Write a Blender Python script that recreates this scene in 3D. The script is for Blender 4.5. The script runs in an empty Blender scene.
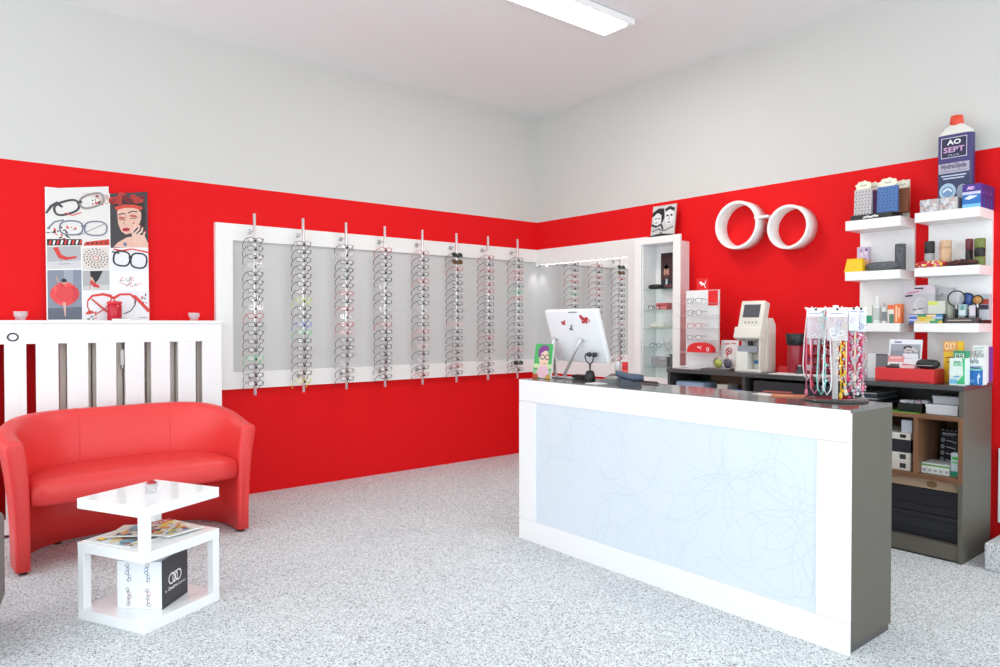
import bpy, bmesh, math, random
from mathutils import Vector, Matrix
random.seed(7)
S = bpy.context.scene
COL = S.collection
PI = math.pi

# ------------------------------------------------------------------ camera calibration (survey of the room)
FPX, CX, CY, EYE = 708.0, 500.0, 333.5, 1.4
PITCH = math.atan(10.5 / FPX)
_a = math.hypot(.776, .630)
RT = Vector((.776 / _a, -.630 / _a, 0))
FH = Vector((.630 / _a, .776 / _a, 0))
FW = FH * math.cos(PITCH) + Vector((0, 0, -math.sin(PITCH)))
UP = FH * math.sin(PITCH) + Vector((0, 0, math.cos(PITCH)))
CAM = Vector((-5.2116, -5.7737, EYE))

def ray(px, py):
    return FW + RT * ((px - CX) / FPX) - UP * ((py - CY) / FPX)

def onx(px, py, x):
    d = ray(px, py); return CAM + d * ((x - CAM.x) / d.x)

def ony(px, py, y):
    d = ray(px, py); return CAM + d * ((y - CAM.y) / d.y)

def onz(px, py, z):
    d = ray(px, py); return CAM + d * ((z - CAM.z) / d.z)

# ------------------------------------------------------------------ materials
MATS = {}

def s2l(c):
    c = c / 255.0
    return c / 12.92 if c <= .04045 else ((c + .055) / 1.055) ** 2.4

def rgb(r, g, b):
    return (s2l(r), s2l(g), s2l(b))

def mat(name, col=(.8, .8, .8), rough=.5, metal=0.0, spec=.5, **kw):
    if name in MATS:
        return MATS[name]
    m = bpy.data.materials.new(name); m.use_nodes = True
    b = m.node_tree.nodes['Principled BSDF']
    b.inputs['Base Color'].default_value = (*col, 1)
    b.inputs['Roughness'].default_value = rough
    b.inputs['Metallic'].default_value = metal
    b.inputs['Specular IOR Level'].default_value = spec
    for k, v in kw.items():
        b.inputs[k].default_value = v
    MATS[name] = m
    return m

def col(r, g, b, rough=.5):
    """plain paint or printing ink of an sRGB colour"""
    return mat('ink_%d_%d_%d_%d' % (r, g, b, int(rough * 100)), rgb(r, g, b), rough)

def nodes(m):
    t = m.node_tree
    return t, t.nodes, t.links, t.nodes['Principled BSDF']

def ramp(n, stops):
    r = n.new('ShaderNodeValToRGB')
    e = r.color_ramp.elements
    while len(e) < len(stops):
        e.new(.5)
    for el, (p, c) in zip(e, stops):
        el.position = p; el.color = (*c, 1)
    return r

def coords(n, l, scale=(1, 1, 1), kind='Object'):
    tc = n.new('ShaderNodeTexCoord'); mp = n.new('ShaderNodeMapping')
    mp.inputs['Scale'].default_value = scale
    l.new(tc.outputs[kind], mp.inputs['Vector'])
    return mp.outputs['Vector']

def noise(n, l, vec, scale, detail=2, rough=.5):
    t = n.new('ShaderNodeTexNoise')
    t.inputs['Scale'].default_value = scale; t.inputs['Detail'].default_value = detail
    t.inputs['Roughness'].default_value = rough
    l.new(vec, t.inputs['Vector'])
    return t

def bump(n, l, b, height, strength, dist=.002):
    bp = n.new('ShaderNodeBump'); bp.inputs['Strength'].default_value = strength
    bp.inputs['Distance'].default_value = dist
    l.new(height, bp.inputs['Height']); l.new(bp.outputs['Normal'], b.inputs['Normal'])

def plaster(name, c, rough=.85):
    m = mat(name, c, rough, spec=.12); t, n, l, b = nodes(m)
    v = coords(n, l)
    nz = noise(n, l, v, 60, 4)
    bump(n, l, b, nz.outputs['Fac'], .12, .002)
    return m

M_white_wall = plaster('white_wall_paint', (.635, .625, .60))
M_ceiling = plaster('white_ceiling_paint', (.84, .845, .84))
M_red_wall = plaster('red_wall_paint', (.76, .009, .012), .6)
M_lacquer = mat('white_lacquer', (.90, .90, .90), .32)
M_gloss = mat('white_gloss_lacquer', (.90, .91, .92), .12)
M_frame = mat('white_frame_laminate', (.86, .85, .83), .4)
M_anth = mat('grey_brown_laminate', rgb(97, 93, 85), .5, spec=.3)
M_anth_d = mat('anthracite_laminate', rgb(74, 72, 72), .3)
M_black = mat('black_plastic', (.012, .012, .013), .4)
M_dark = mat('dark_grey_plastic', (.035, .036, .04), .45)
M_steel = mat('brushed_steel', (.62, .62, .63), .28, 1.0)
M_silver = mat('satin_silver', (.74, .74, .75), .35, .7)
M_grey = mat('grey_plastic', (.33, .34, .36), .45)
M_leather = mat('red_leather', (.80, .048, .046), .40, spec=.5)
t, n, l, b = nodes(M_leather)
vo = n.new('ShaderNodeTexVoronoi'); vo.inputs['Scale'].default_value = 160
l.new(coords(n, l), vo.inputs['Vector']); bump(n, l, b, vo.outputs['Distance'], .08, .001)

M_carpet = mat('speckled_grey_carpet', (.5, .5, .5), .95, spec=.1)
t, n, l, b = nodes(M_carpet)
v = coords(n, l)
vo = n.new('ShaderNodeTexVoronoi'); vo.inputs['Scale'].default_value = 190; l.new(v, vo.inputs['Vector'])
r1 = ramp(n, [(0, (.20, .21, .22)), (.13, (.36, .375, .39)), (.28, (.62, .645, .66)), (.7, (.78, .81, .825)), (1, (.90, .935, .945))])
sp = n.new('ShaderNodeSeparateColor'); l.new(vo.outputs['Color'], sp.inputs['Color'])
l.new(sp.outputs['Red'], r1.inputs['Fac'])
nz = noise(n, l, v, 2.2, 3)
mx = n.new('ShaderNodeMix'); mx.data_type = 'RGBA'; mx.blend_type = 'MULTIPLY'; mx.inputs[0].default_value = 1
r2 = ramp(n, [(.3, (.94, .94, .95)), (.7, (1, 1, 1))])
l.new(nz.outputs['Fac'], r2.inputs['Fac'])
l.new(r1.outputs['Color'], mx.inputs[6]); l.new(r2.outputs['Color'], mx.inputs[7])
l.new(mx.outputs[2], b.inputs['Base Color'])
bump(n, l, b, vo.outputs['Distance'], .5, .004)

M_swirl = mat('pale_blue_white_panel', (.70, .775, .84), .35)
M_swirl_line = mat('pale_pressed_line', (.60, .68, .75), .35)
M_swirl_g = mat('light_grey_panel', (.62, .612, .605), .5)
M_swirl_gl = mat('grey_pressed_line', (.55, .545, .54), .5)

def loops(A, w, h, m, seed, count, width):
    """fine looping lines pressed into a panel, cut off at its edges"""
    rd = random.Random(seed)
    for q in range(count):
        A.k = 1 + .02 * q
        cx, cy = rd.uniform(-.1, 1.1) * w, rd.uniform(-.1, 1.1) * h
        r = rd.uniform(.05, .40); e = rd.uniform(.45, 1.2); ro = rd.uniform(0, PI)
        a0 = rd.uniform(0, 2 * PI); a1 = a0 + rd.uniform(1.4, 6.6); gr = rd.uniform(-.35, .6)
        run = []
        for i in range(49):
            f = i / 48; a = a0 + (a1 - a0) * f; rr = r * (1 + gr * f)
            x = rr * math.cos(a); y = rr * e * math.sin(a)
            p = (cx + x * math.cos(ro) - y * math.sin(ro), cy + x * math.sin(ro) + y * math.cos(ro))
            if .004 < p[0] < w - .004 and .004 < p[1] < h - .004:
                run.append(p)
            else:
                if len(run) > 2: A.stroke(run, width, m)
                run = []
        if len(run) > 2: A.stroke(run, width, m)

def wood(name, a, c, scale=14, along='z', rough=.45):
    m = mat(name, a, rough); t, n, l, b = nodes(m)
    sc = {'x': (.08, 1, 1), 'y': (1, .08, 1), 'z': (1, 1, .08)}[along]
    nz = noise(n, l, coords(n, l, sc), scale, 5, .6)
    r = ramp(n, [(.3, a), (.7, c)]); l.new(nz.outputs['Fac'], r.inputs['Fac'])
    l.new(r.outputs['Color'], b.inputs['Base Color'])
    return m

M_walnut = wood('walnut', (.15, .068, .032), (.27, .135, .07), 18, 'y')
M_walnut_v = wood('walnut_upright', (.15, .068, .032), (.27, .135, .07), 18, 'z')
M_pale_wood = wood('pale_wood_veneer', (.58, .36, .21), (.74, .50, .32), 90, 'z')
M_card = wood('brown_cardboard', (.36, .25, .16), (.42, .30, .20), 6, 'y', .8)
M_counter_top = mat('dark_glossy_worktop', (.15, .145, .14), .10, spec=.6)
M_back_top = mat('dark_grey_worktop', (.075, .075, .078), .22)

def clear(name, tint=(1, 1, 1), fac=.12, rough=.03):
    """thin clear plastic or glass: mostly see-through, with a surface gloss"""
    m = bpy.data.materials.new(name); m.use_nodes = True
    t = m.node_tree; n = t.nodes; l = t.links; n.clear()
    o = n.new('ShaderNodeOutputMaterial'); mx = n.new('ShaderNodeMixShader')
    tr = n.new('ShaderNodeBsdfTransparent'); tr.inputs['Color'].default_value = (*tint, 1)
    gl = n.new('ShaderNodeBsdfPrincipled'); gl.inputs['Base Color'].default_value = (*[.9 * q for q in tint], 1)
    gl.inputs['Roughness'].default_value = rough
    mx.inputs[0].default_value = fac
    l.new(tr.outputs[0], mx.inputs[1]); l.new(gl.outputs[0], mx.inputs[2]); l.new(mx.outputs[0], o.inputs[0])
    MATS[name] = m
    return m

M_lens = clear('clear_lens', (1, 1, 1), .13)
M_glass = clear('shelf_glass', (.90, .97, .95), .16)
M_acrylic = clear('clear_acrylic', (.97, .98, .98), .2)
M_film = clear('clear_packaging_film', (.93, .93, .95), .38, .2)
M_crystal = clear('crystal_glass', (.94, .95, .96), .30, .05)
M_redac = clear('red_acrylic', (.95, .25, .3), .5)
M_sunlens = mat('dark_green_sun_lens', (.02, .035, .02), .1)
M_brownlens = mat('brown_sun_lens', (.12, .055, .01), .1)
M_mirror = mat('mirror_silver', (.94, .94, .94), 0.0, 1.0)
M_fabric_g = mat('charcoal_felt', rgb(96, 99, 104), .95, spec=.1)
t, n, l, b = nodes(M_fabric_g)
nz = noise(n, l, coords(n, l), 240, 3)
r = ramp(n, [(.35, rgb(62, 66, 72)), (.65, rgb(128, 130, 134))]); l.new(nz.outputs['Fac'], r.inputs['Fac'])
l.new(r.outputs['Color'], b.inputs['Base Color'])
M_chair = mat('grey_upholstery', rgb(128, 126, 124), .9)

def emit(name, c, s):
    m = bpy.data.materials.new(name); m.use_nodes = True
    t = m.node_tree; t.nodes.clear()
    o = t.nodes.new('ShaderNodeOutputMaterial'); e = t.nodes.new('ShaderNodeEmission')
    e.inputs[0].default_value = (*c, 1); e.inputs[1].default_value = s
    t.links.new(e.outputs[0], o.inputs[0]); MATS[name] = m
    return m

# ------------------------------------------------------------------ mesh building
class MB:
    def __init__(self):
        self.v = []; self.f = []; self.fm = []; self.sm = []; self.mats = []

    def mi(self, m):
        if m not in self.mats:
            self.mats.append(m)
        return self.mats.index(m)

    def add(self, vs, fs, m, smooth=False, M=None):
        b = len(self.v); k = self.mi(m)
        for p in vs:
            p = Vector(p)
            self.v.append(M @ p if M is not None else p)
        for q in fs:
            self.f.append([b + i for i in q]); self.fm.append(k); self.sm.append(smooth)
        return self

    def box(self, x0, x1, y0, y1, z0, z1, m, bev=0, M=None, seg=2):
        x0, x1 = sorted((x0, x1)); y0, y1 = sorted((y0, y1)); z0, z1 = sorted((z0, z1))
        vs = [(x0, y0, z0), (x1, y0, z0), (x1, y1, z0), (x0, y1, z0), (x0, y0, z1), (x1, y0, z1), (x1, y1, z1), (x0, y1, z1)]
        fs = [(0, 3, 2, 1), (4, 5, 6, 7), (0, 1, 5, 4), (1, 2, 6, 5), (2, 3, 7, 6), (3, 0, 4, 7)]
        if bev > 0:
            bm = bmesh.new()
            bv = [bm.verts.new(p) for p in vs]
            for q in fs: bm.faces.new([bv[i] for i in q])
            bmesh.ops.bevel(bm, geom=bm.edges[:], offset=bev, segments=seg, affect='EDGES', profile=.5, clamp_overlap=True)
            self.bm(bm, m, seg > 1 and bev > .008, M); bm.free()
        else:
            self.add(vs, fs, m, False, M)
        return self

    def bm(self, bm, m, smooth=False, M=None):
        bm.verts.index_update()
        self.add([v.co.copy() for v in bm.verts], [[v.index for v in f.verts] for f in bm.faces], m, smooth, M)

    def prism(self, poly, z0, z1, m, M=None, smooth=False):
        k = len(poly)
        vs = [(p[0], p[1], z0) for p in poly] + [(p[0], p[1], z1) for p in poly]
        self.add(vs, [tuple(range(k))[::-1], tuple(range(k, 2 * k))], m, False, M)
        self.add(vs, [(i, (i + 1) % k, k + (i + 1) % k, k + i) for i in range(k)], m, smooth, M)
        return self

    def lathe(self, prof, m, n=24, M=None, smooth=True, closed=True):
        vs = []; fs = []
        for r, z in prof:
            for i in range(n):
                a = 2 * PI * i / n
                vs.append((r * math.cos(a), r * math.sin(a), z))
        for j in range(len(prof) - 1):
            for i in range(n):
                k = (i + 1) % n
                fs.append((j * n + i, j * n + k, (j + 1) * n + k, (j + 1) * n + i))
        self.add(vs, fs, m, smooth, M)
        if closed:
            e = len(prof) - 1
            self.add(vs[:n], [tuple(range(n))[::-1]], m, False, M)
            self.add(vs[e * n:], [tuple(range(n))], m, False, M)
        return self

    def cyl(self, c, r, z0, z1, m, n=20, M=None):
        T = Matrix.Translation(c)
        e = min(r * .12, .004)
        return self.lathe([(r - e, z0), (r, z0 + e), (r, z1 - e), (r - e, z1)], m, n, T if M is None else M @ T)

    def rod(self, a, b, r, m, n=8):
        return self.tube([a, b], r, m, n)

    def tube(self, pts, r, m, n=6, closed=False, flat=None):
        pts = [Vector(p) for p in pts]; k = len(pts)
        rs = r if isinstance(r, (list, tuple)) else [r] * k
        vs = []; fs = []
        prev = None
        for i in range(k):
            if closed:
                tng = (pts[(i + 1) % k] - pts[i - 1])
            else:
                tng = pts[min(i + 1, k - 1)] - pts[max(i - 1, 0)]
            tng.normalize()
            if prev is None:
                ref = Vector((0, 0, 1)) if abs(tng.z) < .9 else Vector((1, 0, 0))
                u = tng.cross(ref).normalized()
            else:
                u = (prev - tng * prev.dot(tng)).normalized()
            prev = u
            w = tng.cross(u)
            for j in range(n):
                a = 2 * PI * (j + .5) / n
                vs.append(pts[i] + (u * math.cos(a) + w * math.sin(a)) * rs[i])
        for i in range(k if closed else k - 1):
            i2 = (i + 1) % k
            for j in range(n):
                j2 = (j + 1) % n
                fs.append((i * n + j, i * n + j2, i2 * n + j2, i2 * n + j))
        if not closed:
            fs.append(tuple(range(n))[::-1]); fs.append(tuple(range((k - 1) * n, k * n)))
        return self.add(vs, fs, m, n > 4)

    def sweep(self, rings, m, smooth=True, cap=True):
        n = len(rings[0]); vs = [p for r in rings for p in r]; fs = []
        for i in range(len(rings) - 1):
            for j in range(n):
                k = (j + 1) % n
                fs.append((i * n + j, i * n + k, (i + 1) * n + k, (i + 1) * n + j))
        if cap:
            fs.append(tuple(range(n))[::-1]); fs.append(tuple(range((len(rings) - 1) * n, len(rings) * n)))
        return self.add(vs, fs, m, smooth)

    def build(self, name, parent=None, loc=(0, 0, 0), rotz=0, off=None):
        me = bpy.data.meshes.new(name)
        vs = self.v if off is None else [p - Vector(off) for p in self.v]
        me.from_pydata([tuple(p) for p in vs], [], self.f)
        for m in self.mats: me.materials.append(m)
        me.polygons.foreach_set('material_index', self.fm)
        me.polygons.foreach_set('use_smooth', self.sm)
        bm = bmesh.new(); bm.from_mesh(me)
        solid = [f for f in bm.faces]
        bmesh.ops.recalc_face_normals(bm, faces=solid)
        bm.to_mesh(me); bm.free()
        me.update()
        o = bpy.data.objects.new(name, me); COL.objects.link(o)
        if parent is not None: o.parent = parent
        o.location = loc if off is None else (Vector(off) if parent is None else loc)
        o.rotation_euler = (0, 0, rotz)
        return o

FONT_CACHE = {}
def glyphs(s, bold=0):
    if (s, bold) in FONT_CACHE: return FONT_CACHE[(s, bold)]
    cu = bpy.data.curves.new('lettering', 'FONT'); cu.body = s; cu.size = 1; cu.resolution_u = 2; cu.offset = bold
    cu.align_x = 'CENTER'
    o = bpy.data.objects.new('lettering', cu); COL.objects.link(o)
    dg = bpy.context.evaluated_depsgraph_get(); dg.update()
    me = bpy.data.meshes.new_from_object(o.evaluated_get(dg))
    r = ([(v.co.x, v.co.y) for v in me.vertices], [tuple(p.vertices) for p in me.polygons])
    bpy.data.objects.remove(o); bpy.data.meshes.remove(me); bpy.data.curves.remove(cu)
    FONT_CACHE[(s, bold)] = r
    return r

class Art:
    """flat printing laid on a face of a mesh: origin, u and v directions in local coordinates"""
    def __init__(self, mb, o, u, v, eps=.0003):
        self.mb = mb; self.o = Vector(o); self.u = Vector(u); self.v = Vector(v)
        self.n = self.u.cross(self.v).normalized(); self.k = 1; self.eps = eps

    def P(self, p):
        return self.o + self.u * p[0] + self.v * p[1] + self.n * (self.eps * self.k)

    def poly(self, pts, m):
        self.mb.add([self.P(p) for p in pts], [tuple(range(len(pts)))], m); self.k += .5
        return self

    def rect(self, x0, y0, x1, y1, m):
        return self.poly([(x0, y0), (x1, y0), (x1, y1), (x0, y1)], m)

    def ell(self, cx, cy, rx, ry, m, rot=0, n=20):
        c, s = math.cos(rot), math.sin(rot)
        return self.poly([(cx + rx * math.cos(a) * c - ry * math.sin(a) * s, cy + rx * math.cos(a) * s + ry * math.sin(a) * c)
                          for a in [2 * PI * i / n for i in range(n)]], m)

    def stroke(self, pts, w, m, closed=False):
        k = len(pts); L = []; Rr = []
        ws = w if isinstance(w, (list, tuple)) else [w] * k
        for i in range(k):
            a = pts[(i - 1) % k if closed else max(i - 1, 0)]; b = pts[(i + 1) % k if closed else min(i + 1, k - 1)]
            dx, dy = b[0] - a[0], b[1] - a[1]; q = math.hypot(dx, dy) or 1
            nx, ny = -dy / q * ws[i] / 2, dx / q * ws[i] / 2
            L.append((pts[i][0] + nx, pts[i][1] + ny)); Rr.append((pts[i][0] - nx, pts[i][1] - ny))
        vs = [self.P(p) for p in L + Rr]
        fs = [(k + i, k + (i + 1) % k, (i + 1) % k, i) for i in range(k if closed else k - 1)]
        self.mb.add(vs, fs, m); self.k += .5
        return self

    def ring(self, cx, cy, rx, ry, w, m, rot=0, n=22, a0=0, a1=2 * PI):
        full = a1 - a0 > 2 * PI - .01
        c, s = math.cos(rot), math.sin(rot)
        ang = [a0 + (a1 - a0) * i / (n if full else n - 1) for i in range(n)]
        return self.stroke([(cx + rx * math.cos(a) * c - ry * math.sin(a) * s, cy + rx * math.cos(a) * s + ry * math.sin(a) * c) for a in ang], w, m, full)

    def text(self, s, cx, cy, h, m, w=None, bold=0, shear=0, rot=0):
        """words of cap height about h, centred on cx, baseline cy; w fixes the overall width"""
        vs, fs = glyphs(s, bold)
        if not vs: return self
        x0 = min(p[0] for p in vs); x1 = max(p[0] for p in vs)
        sy = h / .70; sx = sy if w is None else w / (x1 - x0)
        mid = (x0 + x1) / 2; c, sn = math.cos(rot), math.sin(rot)
        out = []
        for x, y in vs:
            a, b2 = (x - mid) * sx + shear * y * sy, y * sy
            out.append(self.P((cx + a * c - b2 * sn, cy + a * sn + b2 * c)))
        self.mb.add(out, fs, m); self.k += .5
        return self

# ------------------------------------------------------------------ scene objects
def tag(o, label, cat, group=None, kind=None):
    o['label'] = label; o['category'] = cat
    if group: o['group'] = group
    if kind: o['kind'] = kind
    return o

def thing(name, label, cat, loc, rotz=0, group=None):
    o = bpy.data.objects.new(name, None); COL.objects.link(o)
    o.empty_display_size = .05
    o.location = loc; o.rotation_euler = (0, 0, rotz)
    return tag(o, label, cat, group)

def struct(name, mb, label=None):
    o = mb.build(name); o['kind'] = 'structure'
    o['label'] = label or name.replace('_', ' '); o['category'] = re_cat(name)
    return o

def re_cat(name):
    return name.split('_')[0]

def copy_tree(o, parent=None):
    c = o.copy(); COL.objects.link(c)
    if parent is not None: c.parent = parent
    for ch in list(o.children): copy_tree(ch, c)
    return c

def rz(a):
    return Matrix.Rotation(a, 4, 'Z')

def T(x, y, z):
    return Matrix.Translation((x, y, z))

# ================================================================== THE ROOM
ZC = 3.64; ZR = 2.497
mb = MB(); mb.box(-7.4, 0.15, -7.6, 0.15, -.10, 0, M_carpet); struct('floor', mb, 'light grey speckled carpet floor')
mb = MB(); mb.box(-7.4, 0.15, -7.6, 0.15, ZC, ZC + .1, M_ceiling); struct('ceiling', mb, 'plain white ceiling')
mb = MB(); mb.box(-5.3, 0, 0, .15, 0, ZR, M_red_wall); mb.box(-5.3, 0, 0, .15, ZR, ZC, M_white_wall); mb.box(-7.4, -5.3, 0, .15, 0, ZC, M_white_wall)  # unseen far stretch made all white to keep bounced light neutral
struct('wall_left', mb, 'long wall, red below and white above')
mb = MB(); mb.box(0, .15, -4.55, .15, 0, ZR, M_red_wall); mb.box(0, .15, -4.55, .15, ZR, ZC, M_white_wall); mb.box(0, .15, -7.6, -4.55, 0, ZC, M_white_wall)  # red stops out of view; white stretch added to cut red bounce
struct('wall_right', mb, 'end wall behind the counters, red below and white above')
mb = MB(); mb.box(-.03, 0, -4.9, -4.315, .156, .62, M_lacquer, .003); struct('trim_1', mb, 'white board against the end wall above the step')

# carpeted step in front of the end wall
mb = MB(); mb.box(-.56, -.002, -6.5, -4.40, 0.0, .155, M_carpet, .012)
tag(mb.build('carpeted_step', off=(-.28, -5.4, 0)), 'low step covered in the same speckled carpet, beside the shelf unit end', 'step')

# ------------------------------------------------------------------ ceiling light
M_tube = emit('lit_diffuser', (1, .97, .92), 9.0)
def ceiling_lamp(x, y, label, group):
    r = thing('ceiling_light', label, 'ceiling light', (x, y, ZC), 0, group)
    m = MB(); m.box(-.66, .66, -.145, .145, -.05, -.004, M_lacquer, .006); m.box(-.60, .60, -.10, .10, -.006, 0, M_grey)
    m.build('housing', r)
    m = MB(); m.box(-.60, .60, -.108, .108, -.064, -.0495, M_tube, .004); m.build('diffuser', r)
    m = MB()
    m.box(.602, .63, -.10, .10, -.062, -.05, M_lacquer, .003); m.build('end_cap', r)
    m = MB(); m.box(-.63, -.602, -.10, .10, -.062, -.05, M_lacquer, .003); m.build('end_cap', r)
    return r
lamp = ceiling_lamp(-1.80, -2.19, 'white rectangular ceiling light glowing over the reception counter', None)

# ------------------------------------------------------------------ red tub sofa
sofa = thing('tub_sofa', 'red leather two-seat tub sofa in front of the white slatted cover', 'sofa', (-4.185, -1.045, 0), math.radians(3.0))
HW, DEP, RX, RY = .655, .585, .42, .43
def u_path():
    pts = []
    for i in range(4): pts.append((-HW, (DEP - RY) * i / 4))
    for i in range(15):
        a = PI - (PI / 2) * i / 14
        pts.append((-HW + RX + RX * math.cos(a), DEP - RY + RY * math.sin(a)))
    for i in range(1, 6): pts.append((-HW + RX + (2 * HW - 2 * RX) * i / 6, DEP))
    return pts + [(-x, y) for x, y in pts[:19][::-1]]
UP_ = u_path()
def sofa_ring(i, push=0.0, shrink=1.0):
    x, y = UP_[i]; k = len(UP_)
    a = UP_[max(i - 1, 0)]; b = UP_[min(i + 1, k - 1)]
    tx, ty = b[0] - a[0], b[1] - a[1]; q = math.hypot(tx, ty); tx /= q; ty /= q
    nx, ny = -ty, tx          # outward
    f = min(1, max(0, y / DEP)); f = f * f * (3 - 2 * f)
    zt = .728 + .112 * f + (.02 if x < 0 else -.012) * (1 - f)
    lean = .052 + .03 * f
    prof = [(0, .020), (.002, .2), (.010, .36), (.026, .52), (lean * .80, zt - .10), (lean, zt - .035), (lean - .006, zt - .012), (lean - .022, zt),
            (lean - .075, zt), (lean - .092, zt - .012), (lean - .100, zt - .035), (-.062, zt - .12), (-.068, .52), (-.072, .36), (-.073, .2), (-.073, .020)]
    cxo = -.035; czo = zt * .5
    out = []
    for o, z in prof:
        o = cxo + (o - cxo) * shrink; z = .035 + (z - .035) * (1 - (1 - shrink) * .06)
        out.append(Vector((x + nx * o + tx * push, y + ny * o + ty * push, z)))
    return out
rings = [sofa_ring(0, -.020, .45), sofa_ring(0, -.018, .72), sofa_ring(0, -.010, .92), sofa_ring(0)]
rings += [sofa_ring(i) for i in range(1, len(UP_) - 1)]
e = len(UP_) - 1
rings += [sofa_ring(e), sofa_ring(e, .010, .92), sofa_ring(e, .018, .72), sofa_ring(e, .020, .45)]
m = MB(); m.sweep(rings, M_leather); m.build('backrest_shell', sofa)
for i in (18, 26):
    R_ = sofa_ring(i)
    if R_:
        m = MB(); m.tube([p for p in R_[6:14]], .0028, M_leather, 5); m.build('seam', sofa)
# seat: rounded cushion following the inside of the shell
def seat_outline(inset):
    pts = [(-HW + .085 + inset, -.005 + inset * .6)]
    n_ = 12
    w = HW - .078 - inset; d = DEP - .05 - inset
    pts = [(-w, .0 + inset)]
    for i in range(n_ + 1):
        a = PI - PI / 2 * i / n_
        pts.append((-w + .34 + .34 * math.cos(a), d - .34 + .34 * math.sin(a)))
    full = pts + [(-x, y) for x, y in pts[::-1]]
    # gently bowed front edge
    fr = []
    for i in range(1, 10):
        f = i / 10; fr.append((w - 2 * w * f, inset - .022 * math.sin(PI * f)))
    return full + fr
rs = []
for inset, z in ((.05, .362), (.018, .366), (.004, .385), (0, .42), (.002, .46), (.012, .488), (.035, .503), (.08, .509)):
    rs.append([Vector((x, y - .012, z + (.008 if z > .48 else 0) * (1 - min(1, abs(x) / .6) ** 2))) for x, y in seat_outline(inset)])
m = MB(); m.sweep(rs, M_leather); m.build('seat', sofa)
for fx, fy in ((-HW + .04, .035), (HW - .04, .035), (-.36, DEP - .05), (.36, DEP - .05)):
    m = MB(); m.cyl((fx, fy, 0), .026, 0, .021, M_black, 14); m.build('foot', sofa)

# ------------------------------------------------------------------ white s-shaped side table
TA = math.radians(27.3)
TX, TY = -4.366, -2.024
tb = thing('coffee_table', 'white glossy side table with offset posts in front of the red sofa', 'table', (TX, TY, 0), TA)
h_ = .221
for nm, z0, z1 in (('base_slab', 0, .05), ('middle_shelf', .318, .366), ('table_top', .524, .573)):
    m = MB(); m.box(-h_, h_, -h_, h_, z0, z1, M_gloss, .003); m.build(nm, tb)
pw = .040
def post(sx, sy, z0, z1):
    m = MB()
    x = sx * (h_ - pw / 2 - .001); y = sy * (h_ - pw / 2 - .001)
    m.box(x - pw / 2, x + pw / 2, y - pw / 2, y + pw / 2, z0, z1, M_gloss, .002); m.build('post', tb)
post(-1, -1, .365, .525); post(1, 1, .365, .525)        # upper level
post(-1, 1, .049, .319); post(1, -1, .049, .319)        # lower level

def table_pt(x, y, z):
    return T(TX, TY, 0) @ rz(TA) @ Vector((x, y, z))

# magazines on the middle shelf
inks = [col(236, 150, 60), col(70, 120, 170), col(60, 60, 66), col(236, 232, 222), col(200, 60, 60), col(120, 170, 190), col(242, 206, 70), col(130, 130, 124)]
def magazine(loc, rot, w, h, label, seed, cover, t=.006, title=None, g=None):
    rd = random.Random(seed)
    m = MB(); m.box(-w / 2, w / 2, -h / 2, h / 2, 0, t, col(236, 236, 232), .001)
    A = Art(m, (-w / 2, -h / 2, t), (1, 0, 0), (0, 1, 0))
    A.rect(.002, .002, w - .002, h - .002, cover)
    for k in range(44):
        x, y = rd.uniform(.01, w - .07), rd.uniform(.01, h - .06)
        A.k = 2
        if rd.random() < .6:
            A.k = 2 + k * .1
            A.rect(x, y, x + rd.uniform(.02, .065), y + rd.uniform(.010, .045), rd.choice(inks))
        else:
            A.k = 2 + k * .1
            A.ell(x + .015, y + .012, rd.uniform(.01, .025), rd.uniform(.006, .018), rd.choice(inks), rd.uniform(0, 3))
    if title:
        A.k = 6; A.rect(.0, h - .0551, w, h, col(190, 40, 48)); A.text(title, w / 2, h - .045, .03, col(250, 240, 235), w * .8, .01)
    o = m.build('magazine'); o.location = loc; o.rotation_euler = (0, 0, rot)
    return tag(o, label, 'magazine', g)
G = 'magazines on the side table shelf'
magazine(table_pt(-.075, .055, .3665), TA + .04, .25, .30, 'open colourful magazine under the table top by the far post', 1, col(226, 230, 232), .005, None, G)
magazine(table_pt(.095, -.01, .3720), TA - .12, .20, .28, 'magazine with a red title band at the right of the side table shelf', 2, col(232, 226, 214), .008, 'MODA', G)
magazine(table_pt(-.005, .05, .3805), TA + .5, .20, .26, 'topmost magazine with orange and blue pictures on the side table shelf', 5, col(222, 214, 200), .004, None, G)

# gift bag box
GA = math.atan2(-.153, .157)
bag = thing('gift_bag', 'white and black cardboard optics bag standing on the side table base', 'bag', (-4.361, -2.044, .0505), GA)
BW = .222
m = MB(); m.box(-BW / 2, BW / 2, -BW / 2, BW / 2, 0, .225, col(240, 242, 246, .4), .002)
A = Art(m, (-BW / 2, -BW / 2, 0), (1, 0, 0), (0, 0, 1))
rd = random.Random(4)
for bx, by in ((.055, .17), (.15, .17), (.055, .055), (.15, .055)):
    inkset = [col(60, 60, 66), col(90, 140, 200) if by > .1 else col(214, 96, 100)]
    for k in range(5):
        A.k = 1 + .1 * k
        yy = by + .035 - k * .017
        A.ring(bx + rd.uniform(-.008, .008), yy, .010, .007, .0022, inkset[k % 2], rd.uniform(0, 3), 10)
    A.k = 2; A.stroke([(bx, by - .04), (bx + .003, by), (bx - .002, by + .035)], .002, col(110, 110, 116))
m.build('bag_body', bag)
m = MB(); m.box(BW / 2 - .0005, BW / 2 + .003, -BW / 2 - .001, BW / 2 + .001, 0, .232, col(58, 56, 60, .5), .0012)
A = Art(m, (BW / 2 + .003, -BW / 2, 0), (0, 1, 0), (0, 0, 1))
wh = col(240, 238, 240)
A.ring(.080, .122, .026, .024, .0075, wh, 0, 24); A.ring(.108, .122, .020, .024, .006, wh, 0, 24); A.ring(.136, .122, .026, .024, .0075, wh, 0, 24)
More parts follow.
